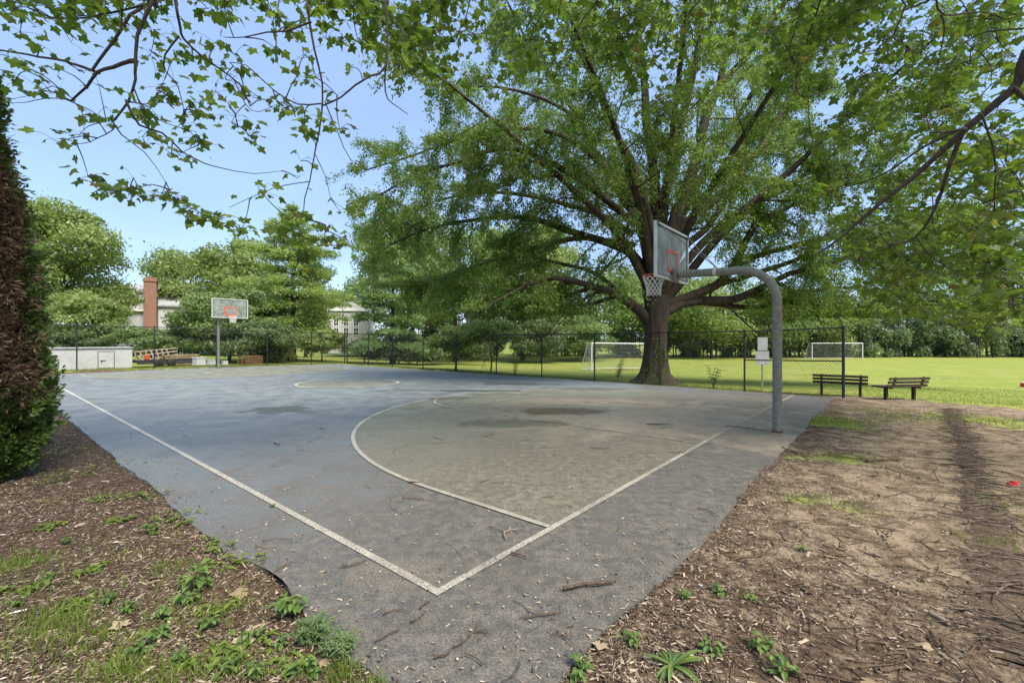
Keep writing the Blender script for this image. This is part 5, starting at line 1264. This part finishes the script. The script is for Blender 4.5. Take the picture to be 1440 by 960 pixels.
# dry leaves that can be told apart
M_dry = leafmat('dry_leaf', (.30, .22, .13), (.42, .34, .23), None, .2, (1, .9, .7), .7, .2)
for px, py, s, lab in ((383, 716, .05, 'pale green fallen leaf lying on the left sideline paint'), (345, 829, .075, 'tan dry maple leaf beside the left court edge'), (330, 905, .085, 'large pale dry leaf on the lower left litter'), (172, 882, .07, 'brown curled dry leaf on the left litter'), (372, 875, .09, 'long yellowed leaf under the weeds at the left court edge'),
                       (1215, 955, .07, 'brown dry leaf on the dirt near the bottom right'), (1296, 905, .06, 'tan flat leaf on the dirt left of the dark strip'), (845, 900, .06, 'dry leaf among the weeds at the right court edge'), (450, 925, .06, 'brown leaf under the feathery weeds at the lower left')):
    x, y = G(px, py); on = off_court(x, y) < 0; z = (float(zc(w2uv(x, y)[0])) + .016) if on else float(ground_z(x, y)) + .02; m = MB()
    a = rng.rand() * 6.28; maple_leaves(m, np.zeros((1, 3)), np.array([[math.cos(a), math.sin(a), .1]]), np.array([[.2 * rng.normal(), .2 * rng.normal(), 1.]]), np.array([s]), np.array([rng.rand()]))
    tag(m.build('fallen_leaf', M_maple if 'green' in lab else M_dry, None, attr='tone', loc=(x, y, z)), lab, 'leaf')

# weeds
M_weed = leafmat('weed_leaf', (.085, .150, .040), (.170, .250, .065), None, .4)
M_weedb = leafmat('grey_green_weed', (.105, .165, .065), (.190, .255, .110), None, .35)
M_lime = leafmat('lime_weed', (.125, .185, .036), (.225, .285, .062), None, .45)
def leaf_blade(m, base, d, L, W, tone, up=.5, fold=.25, seg=5, droop=.5):
    """one broad leaf, pointed, folded along the midrib"""
    t = np.linspace(0, 1, seg); wd = W * np.sin(np.clip(t * .92 + .08, 0, 1) * PI) ** .7; d = np.asarray(d, float); s = unit(np.cross(np.r_[d[:2], 0], [0, 0, 1.]))
    mid = base + np.outer(t * L, np.r_[d[:2], 0]) + np.outer(L * (up * t - droop * t * t), [0, 0, 1.])
    V = np.stack([mid - s * wd[:, None] / 2 + [0, 0, 1] * (wd * fold)[:, None], mid, mid + s * wd[:, None] / 2 + [0, 0, 1] * (wd * fold)[:, None]], 1)
    i = np.arange(seg - 1)[:, None] * 3 + np.arange(2)[None]; m.add(V.reshape(-1, 3), np.stack([i, i + 1, i + 4, i + 3], -1).reshape(-1, 4), tone)
def weed(px, py, kind, size, lab, grp):
    x, y = G(px, py); z = float(ground_z(x, y)); r = empty('weed_plant', (x, y, z), 0, lab, 'weed', grp); m, s = MB(), MB()
    if kind == 'broad':
        for k in range(int(9 * max(1, size * 4))):
            a = rng.rand() * 6.28; rr = rng.uniform(.0, .45) * size; h = rng.uniform(.15, .7) * size; e = np.array([math.cos(a) * rr, math.sin(a) * rr, h]); s.tube([np.zeros(3), e * [.4, .4, .6], e], [.0025, .002, .0015], 4, False)
            for q in range(3): b = a + rng.normal() * .9; leaf_blade(m, e + rng.normal(size=3) * .01, (math.cos(b), math.sin(b)), rng.uniform(.22, .48) * size, rng.uniform(.14, .30) * size, rng.rand(), rng.uniform(.0, .6))
        mat = M_weed
    elif kind == 'lime':
        for k in range(16):
            a = rng.rand() * 6.28; rr = rng.uniform(.0, 1.0) ** .6 * size; e = np.array([math.cos(a) * rr * 1.3, math.sin(a) * rr, rng.uniform(.08, .3) * size]); s.tube([np.zeros(3), e * [.6, .6, .15], e], [.002, .002, .0015], 3, False)
            for q in range(3): b = rng.rand() * 6.28; leaf_blade(m, e, (math.cos(b), math.sin(b)), rng.uniform(.022, .055), rng.uniform(.016, .034), rng.rand(), rng.uniform(-.1, .7))
        mat = M_lime
    elif kind == 'fine':
        for k in range(60):
            a = rng.rand() * 6.28; rr = rng.uniform(0, .5) * size; h = rng.uniform(.3, 1.) * size; e = np.array([math.cos(a) * rr * 2, math.sin(a) * rr * 2, h]); pth = smooth_path([e * [.2, .2, 0], e * [.6, .6, .7], e], .04); s.tube(pth, .0016, 3, False)
            for p_ in pth[1:]:
                for q in range(3): b = rng.rand() * 6.28; leaf_blade(m, p_, (math.cos(b), math.sin(b)), rng.uniform(.03, .06), .008, rng.rand(), .5, .1, 3)
        mat = M_weedb
    else:   # rosette with long toothed leaves
        for k in range(14):
            a = k * 2.4 + rng.rand() * .4; leaf_blade(m, np.array([0, 0, .01]), (math.cos(a), math.sin(a)), rng.uniform(.7, 1.2) * size, .14 * size, rng.rand(), rng.uniform(.3, .9), .2, 7, rng.uniform(.3, .8))
        mat = M_weed
    m.build('leaves', mat, r, attr='tone')
    if s.V: s.build('stem', mat, r)
WD = [(275, 825, 'broad', 0.187, 'broad leaved weed clump on the litter left of the court edge', None), (262, 845, 'broad', 0.125, 'small broad leaved weed just below the larger left clump', None), (412, 858, 'broad', 0.187, 'leafy weed leaning over the left court edge', None), (440, 895, 'fine', 0.133, 'feathery grey green weed at the lower left court edge', None), (475, 915, 'fine', 0.117, 'second feathery weed nearer the bottom of the court edge', None),
      (430, 940, 'broad', 0.117, 'low broad weed in front of the feathery weeds', None), (180, 860, 'broad', 0.086, 'small weed in the middle of the left litter', None), (200, 920, 'broad', 0.109, 'leafy weed near the bottom left', None), (225, 895, 'broad', 0.094, 'small weed above the bottom left leafy weed', None), (360, 945, 'broad', 0.086, 'low weed at the bottom left of centre', None),
      (335, 790, 'lime', .16, 'lime green weed at the broken left court edge', None), (290, 770, 'lime', .16, 'lime green tuft in the notch of the left court edge', None), (243, 728, 'lime', .20, 'lime green creeping weed by the left court edge', None), (215, 745, 'broad', 0.133, 'dark green weed left of the lime creeping weed', None), (205, 698, 'lime', .2, 'lime green weed higher up the left court edge', None),
      (178, 650, 'lime', .2, 'lime green weed touching the court edge beside the evergreen', None), (100, 668, 'lime', .45, 'wide lime green patch of weeds below the evergreen', None), (75, 642, 'lime', .35, 'lime green patch of weeds close under the evergreen', None), (150, 700, 'lime', .14, 'tiny lime weed between evergreen and court edge', None),
      (890, 893, 'broad', 0.101, 'small heart leaved weed by the right court edge', None), (945, 930, 'rosette', .17, 'dandelion like rosette with long leaves at the bottom', None), (1000, 905, 'broad', 0.109, 'leafy weed right of the dandelion like rosette', None), (1075, 905, 'broad', 0.117, 'leafy weed further right near the bottom', None), (1100, 935, 'broad', 0.109, 'weed clump at the bottom right of the weeds', None), (815, 945, 'broad', 0.117, 'leafy weed at the bottom right corner of the court', None),
      (1010, 830, 'broad', 0.078, 'sparse weed on the dirt', 'sparse small weeds on the dirt'), (965, 835, 'broad', 0.070, 'sparse weed on the dirt', 'sparse small weeds on the dirt'), (1055, 835, 'broad', 0.070, 'sparse weed on the dirt', 'sparse small weeds on the dirt'), (1130, 770, 'broad', 0.062, 'sparse weed on the dirt', 'sparse small weeds on the dirt')]
for px, py in ((60, 740), (30, 830), (130, 800), (310, 850), (300, 925), (390, 925), (120, 850), (340, 905), (175, 730)): WD.append((px + rng.normal() * 6, py, 'lime', rng.uniform(.07, .14), 'small lime weed scattered among the brown litter on the left', 'small lime weeds on the left litter'))
for px, py in ((95, 760), (155, 845), (230, 870), (295, 880), (350, 900), (70, 815), (255, 930), (320, 940), (395, 905), (25, 850)): WD.append((px, py, 'broad', rng.uniform(.06, .10), 'small green weed sprouting through the brown litter on the left', 'small green weeds on the left litter'))
for w in WD: weed(*w)
# saplings at the fence
def sapling(px, d, h, lab):
    x = (px - CX) / FPX * d; r = empty('sapling', (x, d, float(gz(x, d))), 0, lab, 'sapling'); m, s = MB(), MB()
    for k in range(3):
        a = rng.rand() * 6.28; e = np.array([math.cos(a) * .25 * h, math.sin(a) * .15 * h, h * rng.uniform(.6, 1.)]); p = smooth_path([np.zeros(3), e * [.4, .4, .5], e], .1); s.tube(p, np.linspace(.012, .004, len(p)), 5, False)
        for q in p[2:]:
            for j in range(3): b = rng.rand() * 6.28; leaf_blade(m, q, (math.cos(b), math.sin(b)), rng.uniform(.10, .2), rng.uniform(.06, .1), rng.rand(), .3)
    m.build('leaves', M_weed, r, attr='tone'); s.build('stem', M_bark2, r)
sapling(868, 20.2, 1.0, 'thin sapling left of the big trunk behind the fence'); sapling(1003, 16.6, 1.05, 'thin sapling right of the big trunk behind the fence'); sapling(724, 22.6, .8, 'small sapling at the fence left of the soccer goal')

# grass blades: field edge, foot of the fences, tufts on the soil
mb = MB(); Gp = []
def tuft(px, py, n, rx, ry): x, y = G(px, py); Gp.append(np.c_[x + rng.normal(size=n) * rx, y + rng.normal(size=n) * ry, np.full(n, .055)])
for q in ((90, 870, 380, .14, .12), (60, 885, 200, .10, .1), (120, 895, 200, .12, .08), (20, 790, 350, .14, .10), (170, 945, 300, .10, .06), (480, 940, 220, .05, .05), (520, 958, 100, .06, .02), (1165, 592, 1500, .45, .5), (1185, 640, 380, .35, .2), (1130, 700, 140, .18, .15), (1195, 715, 130, .15, .15), (300, 860, 120, .08, .08), (240, 800, 120, .1, .1), (1390, 700, 160, .2, .3), (1400, 760, 150, .15, .15), (1300, 585, 600, .9, .4), (1245, 575, 400, .8, .3), (1400, 590, 700, .9, .5), (240, 950, 300, .15, .06), (150, 780, 200, .3, .3), (250, 860, 260, .25, .2), (120, 930, 200, .25, .12), (60, 830, 180, .25, .2), (330, 850, 80, .15, .15), (400, 940, 120, .12, .06), (20, 880, 160, .2, .12), (330, 930, 150, .1, .06)): tuft(*q)
n = 26000; d = rng.uniform(11.5, 24, n); x = rng.uniform(-.25, 1.25, n) * d; u, v = w2uv(x, d); m = (u > 15.4) & ((v < 30)); Gp.append(np.c_[x, d, np.full(n, .05)][m])
vq = rng.uniform(-1, 29, 5000); a = uv2w(15.0, 0); uq = 15.05 + np.abs(rng.normal(size=5000)) * .12 + vq * .036; xy = A0 + uq[:, None] * EB + vq[:, None] * ES; Gp.append(np.c_[xy, np.full(5000, .09)])
uq = rng.uniform(-2, 16, 4500); xy = A0 + uq[:, None] * EB + (29.1 + np.abs(rng.normal(size=4500)) * .25)[:, None] * ES; Gp.append(np.c_[xy, np.full(4500, .10)])
A = np.concatenate(Gp); n = len(A); h = A[:, 2] * rng.uniform(.5, 1.8, n); P = np.c_[A[:, :2], ground_z(A[:, 0], A[:, 1]) - .005]; a = rng.rand(n) * 6.28; lean = rng.uniform(.1, .8, n); D = np.c_[np.cos(a) * lean, np.sin(a) * lean, np.ones(n)]
leaf_quads(mb, P, D, rand_dir(n) * [1, 1, .2], h, np.where(A[:, 1] > 9, .011, .006), rng.rand(n))
tag(mb.build('grass', leafmat('grass_blades', (.115, .165, .030), (.210, .260, .060), None, .4), None, attr='tone'), kind='stuff')
